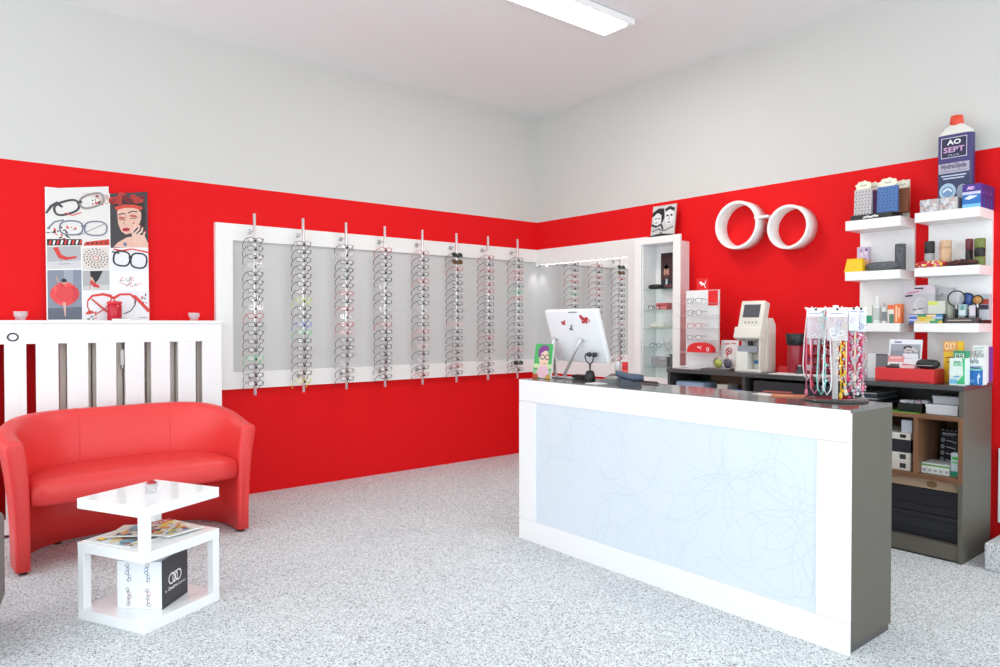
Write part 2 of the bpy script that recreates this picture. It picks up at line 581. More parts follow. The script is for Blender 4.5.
A.text('by', .030, .070, .013, wh); A.text('Design', .088, .070, .016, wh, .075, .03); A.text('Optics', .165, .070, .014, wh, .068)
m.build('black_front', bag)

# crystal dish with red sweets on the table top
def crystal_dish(name, loc, label, r=.035, sweets=False, g=None):
    t_ = thing(name, label, 'dish', loc, 0, g)
    m = MB(); m.lathe([(r * .62, 0), (r * .78, .004), (r * .66, .012), (r * .95, .030), (r, r * 1.4), (r * .88, r * 1.4), (r * .80, .030), (r * .4, .016)], M_crystal, 12, smooth=False)
    m.build('glass_bowl', t_)
    if sweets:
        m = MB(); m.lathe([(.002, .034), (.018, .036), (.024, .046), (.018, .056), (.002, .060)], col(176, 36, 44, .3), 14); m.build('red_filling', t_)
    return t_
crystal_dish('crystal_dish', tuple(onz(151.5, 492.5, .5735)), 'small crystal dish with a red filling on the white side table', .034, True)

# ------------------------------------------------------------------ grey chair at the picture's edge
ch = thing('upholstered_chair', 'grey upholstered chair just inside the frame beside the sofa', 'chair', (-5.352, -1.92, 0), math.radians(-10))
def soft_box(w, d, z0, z1, bev=.035): 
    m = MB(); m.box(-w / 2, w / 2, -d / 2, d / 2, z0, z1, M_chair, bev, seg=4); return m
def arm(x, name='armrest'):
    m = MB()
    prof = [(0, 0), (.02, .012), (.05, .0), ]
    m.box(x - .05, x + .05, -.30, .30,   .10, .515, M_chair, .03, seg=4); m.build(name, ch)
arm(.33); arm(-.33)
m = soft_box(.56, .56, .16, .42); m.build('seat', ch)
m = MB(); m.box(-.28, .28, .22, .32, .30, .80, M_chair, .035, seg=4); m.build('backrest', ch)
for sx in (-1, 1):
    for sy in (-1, 1):
        m = MB(); m.cyl((sx * .33, sy * .25, 0), .018, 0, .105, M_steel, 12); m.build('leg', ch)

# ------------------------------------------------------------------ radiator and its slatted cover
rad = thing('panel_radiator', 'cream ribbed radiator behind the white slatted cover', 'radiator', (-4.03, -.075, .12))
m = MB()
for i in range(19):
    x = -.45 + i * .05
    m.box(x - .021, x + .021, -.03, .03, 0.0, 1.21, mat('cream_enamel', (.84, .79, .72), .4), .008)
m.box(-.47, .47, -.012, .012, .04, .10, MATS['cream_enamel']); m.box(-.47, .47, -.012, .012, 1.13, 1.19, MATS['cream_enamel'])
m.build('ribs', rad)
for sx in (-.4, .4):
    m = MB(); m.box(sx - .02, sx + .02, .025, .072, .3, .36, M_grey); m.build('wall_bracket', rad)
m = MB(); m.cyl((-.087, -.062, .98), .018, 0, .11, M_lacquer, 14); m.cyl((-.087, -.062, .95), .012, 0, .03, M_steel, 12); m.build('thermostat', rad)

rc = thing('radiator_cover', 'white slatted wooden radiator cover behind the red sofa', 'radiator cover', (-4.22, -.2, 0))
X0, X1 = -4.99, -3.443
def lx(x): return x + 4.22
m = MB(); m.box(lx(X0) - .006, lx(X1) + .002, -.012, .198, 1.398, 1.418, M_lacquer, .003); m.build('top_board', rc)
m = MB(); m.box(lx(X0), lx(X1), 0, .024, 1.262, 1.399, M_lacquer, .002)
m.build('top_rail', rc)
m = MB(); m.tube([(lx(-4.770) + .028 * math.cos(a), -.002, 1.308 + .024 * math.sin(a)) for a in [2 * PI * i / 24 for i in range(24)]], .0045, M_black, 6, True); m.build('grommet_ring', rc)
m = MB(); m.box(lx(X0), lx(X1), .002, .022, .02, .12, M_lacquer, .002); m.build('bottom_rail', rc)
for a, b_ in ((-4.99, -4.868), (-4.816, -4.697), (-4.644, -4.516), (-4.466, -4.341), (-4.292, -4.168), (-4.111, -3.988), (-3.942, -3.814), (-3.758, -3.634), (-3.587, -3.443)):
    m = MB(); m.box(lx(a), lx(b_), 0.001, .023, .10, 1.264, M_lacquer, .002); m.build('slat', rc)
for x in (X0, X1 - .02):
    m = MB(); m.box(lx(x), lx(x) + .02, .024, .198, 0.0, 1.398, M_lacquer, .002); m.build('side_panel', rc)

# ------------------------------------------------------------------ things on the radiator cover
TOPC = 1.4182
po = thing('eyewear_poster', 'collage poster of eyewear photographs leaning on the red wall above the sofa', 'poster', (-4.2415, -.05, TOPC))
W_, H_ = .645, .918
lean = math.atan2(.03, H_)
ML = Matrix.Rotation(-lean, 4, 'X')
m = MB(); m.box(-W_ / 2, W_ / 2, 0, .012, 0, H_, col(240, 240, 240, .45), .001)
A = Art(m, (-W_ / 2, 0, 0), (1, 0, 0), (0, 0, 1))
def pc(x, y):
    f = (x - 45) / 478.0; top = 28 + 64 * f; bot = 640 + 5 * f
    return (f * W_, (bot - y) / (bot - top) * H_)
def pp(*q): return [pc(q[i], q[i + 1]) for i in range(0, len(q), 2)]
ink_k = col(34, 32, 36); ink_d = col(70, 66, 72); ink_r = col(214, 60, 52); ink_w = col(238, 236, 234)
def quad(x0, y0, x1, y1, m_, k=1):
    A.k = k; A.poly(pp(x0, y0, x1, y0 + 0, x1, y1, x0, y1), m_)
def spec(cx, cy, rx, ry, ang, c1, c2, w, gap=2.35, k=6):
    """spectacle front drawn as two lens rims and a bridge"""
    ca, sa = math.cos(ang), math.sin(ang)
    A.k = k
    for s in (-1, 1):
        x, y = cx + s * rx * gap / 2 * ca, cy + s * rx * gap / 2 * sa
        pts = []
        for i in range(20):
            t_ = 2 * PI * i / 20
            ex = rx * math.copysign(abs(math.cos(t_)) ** .75, math.cos(t_)); ey = ry * math.copysign(abs(math.sin(t_)) ** .75, math.sin(t_))
            pts.append(pc(x + ex * ca - ey * sa, y + ex * sa + ey * ca))
        A.stroke(pts, w, c1 if s < 0 else c2, True)
    A.stroke([pc(cx - rx * .22 * ca, cy - rx * .22 * sa - ry * .3), pc(cx + rx * .22 * ca, cy + rx * .22 * sa - ry * .3)], w * 1.2, c1)
# two glasses on a pale ground
quad(50, 36, 333, 300, col(226, 224, 220)); A.k = 2
A.poly(pp(205, 60, 333, 72, 333, 130, 300, 100, 250, 78), col(206, 190, 184))
rd = random.Random(11)
for k in range(46):
    A.k = 2.2 + .02 * k
    q = rd.random()
    x, y = (rd.uniform(54, 180), rd.uniform(215, 272)) if k < 26 else (rd.uniform(255, 330), rd.uniform(72, 120))
    c = pc(x, y); A.ell(c[0], c[1], rd.uniform(.006, .016), rd.uniform(.003, .007), rd.choice([ink_k, ink_r, ink_w, ink_k, ink_r]), rd.uniform(0, 3), 8)
A.k = 4; A.poly(pp(50, 268, 205, 272, 205, 300, 50, 298), ink_k); A.poly(pp(222, 285, 333, 275, 333, 303, 210, 302), col(206, 62, 44))
for k in range(9):
    A.k = 4.6; x = 62 + 17 * k; A.poly(pp(x, 274, x + 9, 276, x + 2, 296, x - 5, 294), ink_w if k % 2 else ink_r)
for k in range(5):
    A.k = 5.2; x = 232 + 21 * k; A.ell(*pc(x, 291), .010, .006, ink_k, .5, 8)
A.k = 5.5; A.stroke(pp(48, 150, 70, 118, 96, 104, 120, 124), [.012, .018, .024, .016], ink_d)
spec(196, 112, 56, 30, -.24, ink_d, col(150, 140, 140), .015, 2.1)
A.k = 7; A.stroke(pp(130, 150, 165, 163, 205, 150), .007, ink_r)
A.stroke(pp(52, 222, 84, 190, 125, 182), .010, col(120, 124, 140)); spec(214, 222, 52, 32, .05, col(110, 116, 138), col(120, 124, 142), .010, 2.15, 7.5)
A.stroke(pp(190, 255, 310, 205), .006, col(150, 154, 166))
# portrait with a flower headdress
quad(338, 68, 523, 315, col(62, 58, 62)); skin = col(226, 184, 166); A.k = 2
A.poly(pp(352, 312, 372, 292, 420, 268, 505, 262, 523, 300, 523, 318), skin)
A.poly(pp(372, 150, 376, 205, 390, 240, 412, 256, 440, 250, 474, 222, 494, 180, 492, 140, 450, 122, 400, 122), skin)
A.poly(pp(360, 128, 372, 102, 420, 88, 500, 104, 512, 160, 505, 250, 488, 215, 490, 160, 462, 130, 400, 126, 368, 146), col(36, 28, 30))
A.k = 4; A.stroke(pp(364, 138, 405, 128, 452, 130, 496, 142), .026, col(206, 70, 52))
rd = random.Random(3)
for k in range(16):
    A.k = 5 + .1 * k
    x = rd.uniform(345, 516) if k > 5 else rd.uniform(345, 385)
    c = pc(x, 84 + rd.uniform(-6, 26) + (10 if x > 470 else 0)); r_ = rd.uniform(.016, .028)
    A.ell(c[0], c[1], r_, r_ * .85, col(196, 52, 48) if k % 3 else col(120, 24, 30), 0, 12); A.k += .1; A.ring(c[0], c[1], r_ * .5, r_ * .4, .004, col(92, 16, 24), 0, 10)
A.k = 8; A.stroke(pp(378, 166, 400, 160, 412, 164), .007, ink_k); A.stroke(pp(424, 160, 446, 152, 470, 156), .007, ink_k)
A.ell(*pc(392, 180), .020, .008, col(196, 84, 82)); A.ell(*pc(450, 174), .024, .009, col(196, 84, 82))
A.stroke(pp(380, 188, 392, 190, 406, 188), .004, ink_k); A.stroke(pp(434, 184, 452, 186, 472, 180), .004, ink_k)
A.stroke(pp(414, 168, 402, 208, 414, 214), .004, col(186, 136, 122))
A.ell(*pc(414, 234), .026, .013, col(196, 40, 62), .15); A.stroke(pp(398, 234, 430, 232), .003, col(120, 16, 30))
for a, b_, c in (((440, 250), (462, 222), (452, 206)), ((452, 256), (476, 236), (480, 214)), ((462, 264), (490, 246), (496, 226)), ((470, 274), (500, 262), (508, 246))):
    A.k = 9; A.stroke([pc(*a), pc(*b_), pc(*c)], .012, col(236, 200, 184)); A.k = 9.4; A.ell(*pc(*c), .006, .006, col(190, 40, 60), 0, 8)
A.k = 9.2; A.poly(pp(440, 246, 470, 258, 500, 262, 515, 290, 480, 316, 446, 290), col(230, 190, 172)); A.ell(*pc(408, 300), .012, .014, col(110, 116, 140))
# red chair
quad(50, 303, 200, 405, col(178, 178, 182)); A.k = 2; A.poly(pp(50, 372, 200, 368, 200, 405, 50, 405), col(206, 206, 208))
A.poly(pp(74, 308, 98, 306, 112, 340, 138, 352, 184, 348, 176, 358, 130, 366, 100, 356), ink_r); A.stroke(pp(112, 362, 104, 384, 150, 382), .005, col(150, 150, 154))
# ornament tile
quad(206, 311, 331, 413, col(222, 214, 208)); c0 = pc(268, 360)
for k in range(4):
    A.k = 2 + .2 * k
    rr = .018 + .018 * k
    for i in range(8 + 4 * k):
        a = 2 * PI * i / (8 + 4 * k) + k * .3
        A.ell(c0[0] + rr * 1.02 * math.cos(a), c0[1] + rr * .92 * math.sin(a), .0065, .0035, (col(196, 66, 70) if k < 1 else ink_k if k % 2 else col(72, 54, 56)), a + 1, 8)
# red dress
quad(50, 411, 201, 637, col(132, 140, 156)); A.k = 2; A.poly(pp(50, 585, 201, 580, 201, 637, 50, 637), col(96, 102, 116)); A.poly(pp(120, 411, 165, 411, 160, 560, 130, 560), col(158, 166, 180))
rd = random.Random(8)
for k in range(16):
    a = 2 * PI * k / 16; A.k = 3 + .1 * k
    A.ell(*pc(125 + 44 * math.cos(a), 520 + 36 * math.sin(a)), .030, .026, rd.choice([col(226, 72, 74), col(206, 54, 62), col(236, 92, 90)]), a, 12)
A.ell(*pc(125, 520), .055, .052, col(222, 66, 70)); A.k = 6
A.ell(*pc(122, 466), .014, .017, col(206, 160, 144)); A.ell(*pc(122, 459), .017, .013, col(40, 32, 36)); A.stroke(pp(98, 470, 88, 440), .008, col(206, 160, 144)); A.stroke(pp(122, 560, 124, 590, 126, 624), [.016, .012, .006], col(216, 180, 168))
# red shoe
quad(206, 416, 331, 506, col(176, 178, 180)); A.k = 2; A.poly(pp(240, 418, 300, 418, 282, 452, 262, 478, 246, 470), ink_k); A.poly(pp(206, 486, 331, 480, 331, 506, 206, 506), col(200, 202, 200))
A.k = 3; A.stroke(pp(246, 446, 258, 474, 276, 486), [.010, .016, .012], skin); A.poly(pp(238, 470, 256, 490, 284, 496, 282, 486, 262, 472, 246, 458), col(206, 48, 52)); A.stroke(pp(240, 474, 238, 498), .004, col(206, 48, 52))
# black and red glasses
quad(340, 322, 523, 424, col(230, 232, 236)); A.k = 2; A.stroke(pp(352, 320, 390, 330, 440, 322, 523, 340), [.010, .016, .010, .012], ink_r)
spec(433, 370, 40, 33, .14, ink_k, ink_k, .012, 2.1, 4); A.k = 6; A.stroke(pp(344, 332, 380, 340), .010, ink_k)
# handwritten words
A.k = 2
A.stroke(pp(400, 448, 384, 456, 380, 470, 396, 478, 412, 484, 424, 480), .0035, ink_r); A.stroke(pp(382, 464, 402, 462), .003, ink_d)
A.stroke(pp(410, 452, 416, 468, 426, 462, 432, 446), .003, ink_d); A.stroke(pp(432, 446, 428, 472, 418, 490, 408, 486), .0035, ink_d); A.stroke(pp(436, 462, 446, 452, 440, 448, 436, 466, 450, 464), .003, ink_r)
A.stroke(pp(440, 474, 430, 480, 434, 492, 446, 488), .0035, ink_r); A.stroke(pp(448, 484, 456, 478, 458, 488, 450, 488), .003, ink_d); A.stroke(pp(462, 478, 464, 488, 472, 484, 480, 476, 488, 482), .003, ink_r)
# large red glasses
quad(206, 512, 523, 640, col(232, 232, 236)); A.k = 2
rd = random.Random(21)
for k in range(26):
    A.k = 2 + .02 * k; x, y = (rd.uniform(450, 520), rd.uniform(522, 566)) if k < 14 else (rd.uniform(210, 268), rd.uniform(598, 636))
    A.ell(*pc(x, y), .008, .004, rd.choice([ink_k, ink_r, ink_d]), rd.uniform(0, 3), 8)
A.k = 3; A.stroke(pp(228, 552, 250, 530, 300, 524, 334, 532, 345, 545), [.012, .016, .018, .022, .022], ink_r); A.stroke(pp(228, 552, 226, 580, 240, 605, 270, 610, 310, 590, 338, 548), .008, col(196, 64, 58))
A.stroke(pp(345, 545, 380, 526, 430, 526, 456, 545), [.022, .016, .016, .022], ink_r); A.stroke(pp(456, 545, 452, 575, 430, 602, 396, 614), [.016, .009, .008, .007], col(110, 96, 104)); A.stroke(pp(448, 532, 478, 560, 523, 604), [.020, .024, .026], ink_r)
A.stroke(pp(246, 545, 300, 590, 345, 622), [.012, .016, .016], col(206, 80, 72)); A.ell(*pc(236, 606), .024, .012, ink_r, .3)
A.k = 5; A.stroke(pp(470, 632, 510, 630), .003, ink_d); A.stroke(pp(380, 636, 412, 636), .003, ink_d)
for v_ in range(len(m.v)): m.v[v_] = ML @ m.v[v_]
m.build('printed_board', po)

cj = thing('candle', 'red pillar candle with a lid in front of the eyewear poster', 'candle', (-4.165, -.135, TOPC))
m = MB(); m.cyl((0, 0, 0), .046, 0, .115, col(196, 16, 44, .25), 26); m.build('jar', cj)
m = MB(); m.cyl((0, 0, .115), .048, 0, .02, col(220, 40, 56, .3), 26); m.cyl((0, 0, .135), .010, 0, .008, col(220, 40, 56, .3), 12); m.build('lid', cj)
m = MB(); m.box(-.055, .06, -.012, .012, 0, .012, col(242, 240, 236), .001); tag(m.build('price_card', loc=(-4.135, -.187, TOPC)), 'small white card lying beside the red candle', 'card')
crystal_dish('crystal_tealight', (-4.72, -.13, TOPC), 'clear crystal candle holder at the left end of the radiator cover', .042)
crystal_dish('crystal_tealight', (-3.625, -.13, TOPC), 'clear crystal candle holder at the right end of the radiator cover', .042)

# ------------------------------------------------------------------ display board with frame on the long wall
bd = thing('display_board', 'white framed grey display board for spectacles along the red wall', 'display board', (-1.77, 0, .87))
def lb(x): return x + 1.77
XL, XR = -3.436, -.0505
m = MB(); m.box(lb(-3.32), lb(-.0072), -.022, -.001, .10, 1.24, M_swirl_g)
loops(Art(m, (lb(-3.30), -.022, .138), (1, 0, 0), (0, 0, 1)), 3.24, 1.05, M_swirl_gl, 5, 60, .0035); m.build('back_panel', bd)
m = MB(); m.box(lb(XL), lb(XR), -.05, -.001, 1.188, 1.322, M_frame, .0015); m.build('top_rail', bd)
m = MB(); m.box(lb(XL), lb(XR), -.05, -.001, 0, .137, M_frame, .0015); m.build('bottom_rail', bd)
m = MB(); m.box(lb(XL), lb(-3.303), -.0498, -.001, .136, 1.189, M_frame, .0015); m.build('side_stile', bd)

# mirror with frame on the end wall, meeting the board in the corner
mr = thing('framed_mirror', 'large mirror in a white frame in the corner, reflecting the spectacle poles', 'mirror', (0, -.75, .87))
def ly(y): return y + .75
m = MB(); m.box(-.007, -.001, ly(-1.42), ly(-.001), .10, 1.22, M_mirror); m.build('mirror_glass', mr)
m = MB(); m.box(-.05, -.001, ly(-1.56), ly(-.0), 1.16, 1.322, M_frame, .0015); m.build('top_rail', mr)
m = MB(); m.box(-.05, -.001, ly(-1.56), ly(-.0), 0, .137, M_frame, .0015); m.build('bottom_rail', mr)
m = MB(); m.box(-.0498, -.001, ly(-1.56), ly(-1.337), .136, 1.161, M_frame, .0015); m.build('side_stile', mr)
M_led = emit('lit_strip', (1, .98, .95), 2.2)
for k in range(12):
    y = -.10 - k * .105
    m = MB(); m.box(-.044, -.036, ly(y - .055), ly(y), 1.156, 1.1602, M_led, .001); m.build('light_strip', mr)

# ------------------------------------------------------------------ spectacles
def spectacle_parts(rim, lens_m, shape, r=.0022):
    """one pair of spectacles: bridge at the origin, front facing -y, temples running back"""
    hw, hh = (.0255, .019) if shape == 0 else (.0245, .0205) if shape == 1 else (.027, .0215)
    pw_ = .45 if shape == 0 else .9 if shape == 1 else .7
    def loop(s, f=1.0):
        pts = []
        for i in range(14):
            a = 2 * PI * i / 14
            cx_, sz_ = math.cos(a), math.sin(a)
            pts.append(Vector((s * .0345 + f * hw * math.copysign(abs(cx_) ** pw_, cx_), .004 * (abs(s * .0345 + hw * cx_) / .06) ** 2, -.006 + f * hh * math.copysign(abs(sz_) ** pw_, sz_))))
        return pts
    fr = MB()
    for s in (-1, 1): fr.tube(loop(s), r, rim, 4, True)
    fr.tube([(-.012, 0, .002), (0, -.002, .006), (.012, 0, .002)], r * 1.1, rim, 4)
    for s in (-1, 1): fr.tube([(s * .058, .003, .006), (s * .068, .006, .007)], r * 1.3, rim, 4)
    lenses = []; temples = []
    for s in (-1, 1):
        l_ = MB(); l_.add([p + Vector((0, .0006, 0)) for p in loop(s, .97)] + [p + Vector((0, .002, 0)) for p in loop(s, .97)],
                          [tuple(range(14)), tuple(range(14, 28))[::-1]] + [(i, 14 + i, 14 + (i + 1) % 14, (i + 1) % 14) for i in range(14)], lens_m); lenses.append(l_)
        t_ = MB(); t_.tube([(s * .068, .006, .007), (s * .071, .045, .006), (s * .070, .092, .003), (s * .066, .112, -.010), (s * .060, .123, -.030)], [r * 1.15, r * 1.1, r * 1.1, r * 1.3, r * 1.3], rim, 4); temples.append(t_)
    return fr, lenses, temples
def make_spectacles(rim, lens_m, shape, label, name='spectacles', cat='spectacles', r=.0022):
    root = thing(name, label, cat, (0, 0, 0))
    fr, le, te = spectacle_parts(rim, lens_m, shape, r)
    fr.build('rim', root)
    for l_ in le: l_.build('lens', root)
    for t_ in te: t_.build('temple', root)
    return root

RIMS = {
    'black': col(26, 25, 28, .3), 'dark grey': col(62, 62, 68, .35), 'silver': mat('silver_wire', (.60, .60, .62), .3, .8),
    'brown': col(84, 56, 44, .35), 'red': col(190, 40, 52, .35), 'pale pink': col(226, 160, 170, .35), 'clear': col(206, 208, 210, .2),
    'yellow-green': col(206, 220, 44, .35), 'blue': col(40, 100, 190, .35), 'green': col(72, 196, 112, .35), 'dark blue': col(36, 44, 84, .35)}
COLOUR = [
    'k g k s k k k d s R k k n k G k d k',
    'd k k k n k n Y k k B E k k n k k Y',
    'd s k k d n R k R s R p d k k s d d',
    'R k n k k s k k s k R k k k k k g k',
    'p d k k R k k k s n k R k p k s k R',
    'S W R d k k d k k k p k k k k k R d',
    'R k R k R R k k k k k k R d n C k k',
    'k d R R k E R k k k k k k k R u K k']
KEY = {'k': 'black', 'g': 'dark grey', 'd': 'dark grey', 's': 'silver', 'n': 'brown', 'R': 'red', 'p': 'pale pink', 'C': 'clear', 'Y': 'yellow-green', 'B': 'blue',
       'E': 'green', 'G': 'green', 'u': 'dark blue', 'S': 'black', 'W': 'brown', 'K': 'black'}
ORD = ['first', 'second', 'third', 'fourth', 'fifth', 'sixth', 'seventh', 'eighth', 'ninth', 'tenth', 'eleventh', 'twelfth', 'thirteenth',
       'fourteenth', 'fifteenth', 'sixteenth', 'seventeenth', 'lowest']
POLE = ['first', 'second', 'third', 'fourth', 'fifth', 'sixth', 'seventh', 'last']
PX_ = [-3.170, -2.763, -2.372, -1.990, -1.590, -1.198, -.808, -.418]
ZT0, DZ = 2.062, .0671
protos = {}
def spectacle_copy(colour, lens, shape):
    key = (colour, lens, shape)
    if key not in protos:
        lm = {'clear': M_lens, 'sun': M_sunlens, 'brown': M_brownlens}[lens]
        protos[key] = make_spectacles(RIMS[colour], lm, shape, '')
        return protos[key]
    return copy_tree(protos[key])
pole0 = None
for pi_, px_ in enumerate(PX_):
    lab = 'tall steel spectacle display pole, %s along the grey board from the left end' % (POLE[pi_] if pi_ < 7 else 'last one')
    if pole0 is None:
        pole0 = thing('display_pole', lab, 'display pole', (px_, -.158, .823), 0, 'spectacle display poles on the grey board')
        m = MB(); m.cyl((0, 0, 0), .0115, 0, 1.448, M_silver, 14); m.build('tube', pole0)
        for z in (.135, 1.315):
            m = MB()
            m.rod((0, .008, z), (0, .103, z), .0045, M_steel, 8)
            m.lathe([(.020, 0), (.020, .006), (.012, .012)], M_steel, 16, T(0, .1075, z) @ Matrix.Rotation(PI / 2, 4, 'X')); m.build('wall_mount', pole0)
        for k in range(18):
            m = MB(); m.box(-.006, .006, -.030, -.0105, ZT0 - .823 - k * DZ - .020, ZT0 - .823 - k * DZ - .003, M_dark, .002); m.build('holder', pole0)
    else:
        p_ = copy_tree(pole0); p_.location.x = px_; p_['label'] = lab
    rd = random.Random(50 + pi_)
    for k, code in enumerate(COLOUR[pi_].split()):
        cname = KEY[code]; lens = 'sun' if code in 'SK' else 'brown' if code == 'W' else 'clear'
        g = spectacle_copy(cname, lens, (rd.randint(0, 2) if lens == 'clear' else 2))
        g.location = (px_, -.1755, ZT0 - k * DZ + .004)
        g.rotation_euler = (-math.radians(20 + rd.uniform(-4, 4)), 0, math.radians(rd.uniform(-2, 2)))
        kind = {'sun': 'dark sunglasses', 'brown': 'brown tinted sunglasses'}.get(lens, '%s-rimmed spectacles' % cname)
        where = 'at the bottom of' if k == 17 else 'at the top of' if k == 0 else '%s from the top on' % ORD[k]
        tag(g, '%s %s the %s display pole of the grey board' % (kind, where, POLE[pi_]), 'sunglasses' if lens != 'clear' else 'spectacles', 'spectacles on the display poles')

# ================================================================== END WALL
# tall display cabinet with glass shelves
cb = thing('display_cabinet', 'narrow white wall cabinet with glass shelves beside the mirror', 'cabinet', (0, -1.81, .87))
def cy(y): return y + 1.81
Z0 = .87
YL, YR, ZT_ = -1.625, -1.99, 2.115
m = MB(); m.box(-.018, -.001, cy(YR), cy(YL), .0, ZT_ - Z0, M_lacquer); m.build('back_panel', cb)
for y in (YL - .016, YR):
    m = MB(); m.box(-.205, -.018, cy(y), cy(y + .016), 0, ZT_ - Z0, M_lacquer, .001); m.build('side_panel', cb)
m = MB(); m.box(-.205, -.018, cy(YR + .016), cy(YL - .016), ZT_ - Z0 - .018, ZT_ - Z0, M_lacquer); m.build('top_panel', cb)
m = MB(); m.box(-.205, -.018, cy(YR + .016), cy(YL - .016), 0, .018, M_lacquer); m.build('bottom_panel', cb)
for nm, y0, y1, z0, z1 in (('side_stile', -1.562, -1.636, 0, 2.158 - Z0), ('side_stile', -1.985, -2.062, 0, 2.158 - Z0), ('top_rail', -1.636, -1.985, 2.100 - Z0, 2.158 - Z0), ('bottom_rail', -1.636, -1.985, 0, .05)):
    m = MB(); m.box(-.226, -.2055, cy(y0), cy(y1), z0, z1, M_frame, .0015); m.build(nm, cb)
SHZ = [1.700, 1.520, 1.353, 1.183, 1.010]
for z in SHZ:
    m = MB(); m.box(-.195, -.019, cy(YR + .0165), cy(YL - .0165), z - .007 - Z0, z - Z0, M_glass); m.build('glass_shelf', cb)
m = MB()
for k in range(30):
    for x in (-.17, -.05):
        m.box(x - .003, x + .003, cy(YL - .0185), cy(YL - .016), .12 + k * .038, .126 + k * .038, M_grey)
m.build('shelf_pin_holes', cb)

def px_box(name, label, cat, pl, pr, pt, xf, dep, zb, m_, art=None, group=None, bev=.002, ph=None, rot=0):
    """a box standing on height zb whose front (towards -x) shows between photo columns pl and pr; top edge at row pt"""
    a = onx(pl, pt, xf); b = onx(pr, pt, xf)
    w = a.y - b.y; h = (a.z + b.z) / 2 - zb if ph is None else ph
    mb_ = MB(); mb_.box(-dep / 2, dep / 2, -w / 2, w / 2, 0, h, m_, bev)
    if art:
        art(Art(mb_, (-dep / 2, w / 2, 0), (0, -1, 0), (0, 0, 1)), w, h)
    o = mb_.build(name); o.location = (xf + dep / 2, (a.y + b.y) / 2, zb + .0005); o.rotation_euler = (0, 0, rot)
    return tag(o, label, cat, group)

def px_cyl(name, label, cat, pl, pr, pt, xc, zb, prof_fn, group=None, parts=None):
    a = onx(pl, pt, xc); b = onx(pr, pt, xc)
    d = (a - b).length * .5 * .86; h = (a.z + b.z) / 2 - zb
    r_ = d
    o = thing(name, label, cat, (xc, (a.y + b.y) / 2, zb + .0005), 0, group)
    for nm, z0, z1, mm, f in prof_fn:
        m = MB(); m.cyl((0, 0, 0), r_ * f, h * z0, h * z1, mm, 24); m.build(nm, o)
    return o

def soft_case(name, label, cat, y0, y1, xf, dep, zb, h, m_, art=None, group=None):
    """rounded spectacle case lying along the wall"""
    w = abs(y0 - y1); mb_ = MB(); n_ = 12; rings = []
    for i in range(9):
        f = i / 8; u = -w / 2 + w * f
        s = (1 - abs(2 * f - 1) ** 5) ** .5 if 0 < i < 8 else .35
        rings.append([Vector((dep / 2 * s * math.copysign(abs(math.cos(a)) ** .7, math.cos(a)), u, h / 2 + h / 2 * s * math.copysign(abs(math.sin(a)) ** .7, math.sin(a)))) for a in [2 * PI * j / n_ for j in range(n_)]])
    mb_.sweep(rings, m_)
    if art: art(Art(mb_, (-dep / 2 - .0015, w / 2, 0), (0, -1, 0), (0, 0, 1)), w, h)
    o = mb_.build(name); o.location = (xf + dep / 2, (y0 + y1) / 2, zb + .0005)
    return tag(o, label, cat, group)

# contents of the cabinet
def art_man(A, w, h):
    A.rect(0, 0, w, h, col(66, 30, 34)); A.rect(0, .84 * h, w, h, col(48, 16, 22))
    A.k = 2; A.poly([(0, 0), (w, 0), (w, .16 * h), (.66 * w, .32 * h), (.34 * w, .32 * h), (0, .16 * h)], col(36, 38, 52)); A.poly([(.40 * w, .05 * h), (.6 * w, .05 * h), (.56 * w, .32 * h), (.44 * w, .32 * h)], col(220, 224, 230))
    A.ell(.48 * w, .48 * h, .23 * w, .20 * h, col(214, 160, 132)); A.k = 3; A.ell(.48 * w, .63 * h, .25 * w, .08 * h, col(46, 30, 26))
    A.k = 3.5; A.ell(.48 * w, .36 * h, .19 * w, .075 * h, col(70, 46, 40)); A.ell(.48 * w, .385 * h, .08 * w, .018 * h, col(176, 96, 86))
    for s in (-1, 1): A.ring(.48 * w + s * .11 * w, .50 * h, .085 * w, .045 * h, .010 * w + .002, col(24, 22, 24))
    A.stroke([(.46 * w, .5 * h), (.5 * w, .5 * h)], .004, col(24, 22, 24))
px_box('portrait_card', 'advertising card with a bearded man in glasses inside the glass-shelf cabinet', 'card', 661, 672.5, 253, -.07, .02, SHZ[0], col(66, 30, 34), art_man)
soft_case('spectacle_case', 'black spectacle case on the top glass shelf of the cabinet', 'spectacle case', -1.660, -1.80, -.17, .06, SHZ[0], .045, M_black)
soft_case('spectacle_case', 'dark case with a red stripe on the top glass shelf, right of the black one', 'spectacle case', -1.83, -1.955, -.16, .055, SHZ[0], .042, M_dark,
          lambda A, w, h: A.rect(.2 * w, .45 * h, .8 * w, .62 * h, col(176, 40, 50)))
px_box('spectacle_box', 'pink-red spectacle box on the second glass shelf of the cabinet', 'box', 656, 667, 303, -.16, .07, SHZ[1], col(196, 96, 100), lambda A, w, h: (A.rect(.1 * w, .2 * h, .9 * w, .35 * h, col(226, 150, 150)), A.rect(.1 * w, .6 * h, .9 * w, .7 * h, col(150, 50, 60))))
soft_case('spectacle_case', 'long cream spectacle case on the third glass shelf of the cabinet', 'spectacle case', -1.665, -1.845, -.16, .06, SHZ[2], .042, col(206, 206, 192))
m = MB(); m.tube([(.0, -.05 + .02 * i, .008 + .008 * (i % 2)) for i in range(6)], .006, col(190, 186, 160), 6)
tag(m.build('bead_chain', loc=(-.11, -1.91, SHZ[2])), 'small beaded chain lying beside the cream case in the cabinet', 'chain')
px_box('spectacle_box', 'light grey woven spectacle box on the lowest glass shelf of the cabinet', 'box', 651, 666.5, 357, -.17, .09, SHZ[4], col(150, 152, 154, .8), lambda A, w, h: (A.rect(.03 * w, .66 * h, .97 * w, .70 * h, col(110, 112, 116)), A.rect(.6 * w, .74 * h, .9 * w, .95 * h, col(176, 178, 180))))
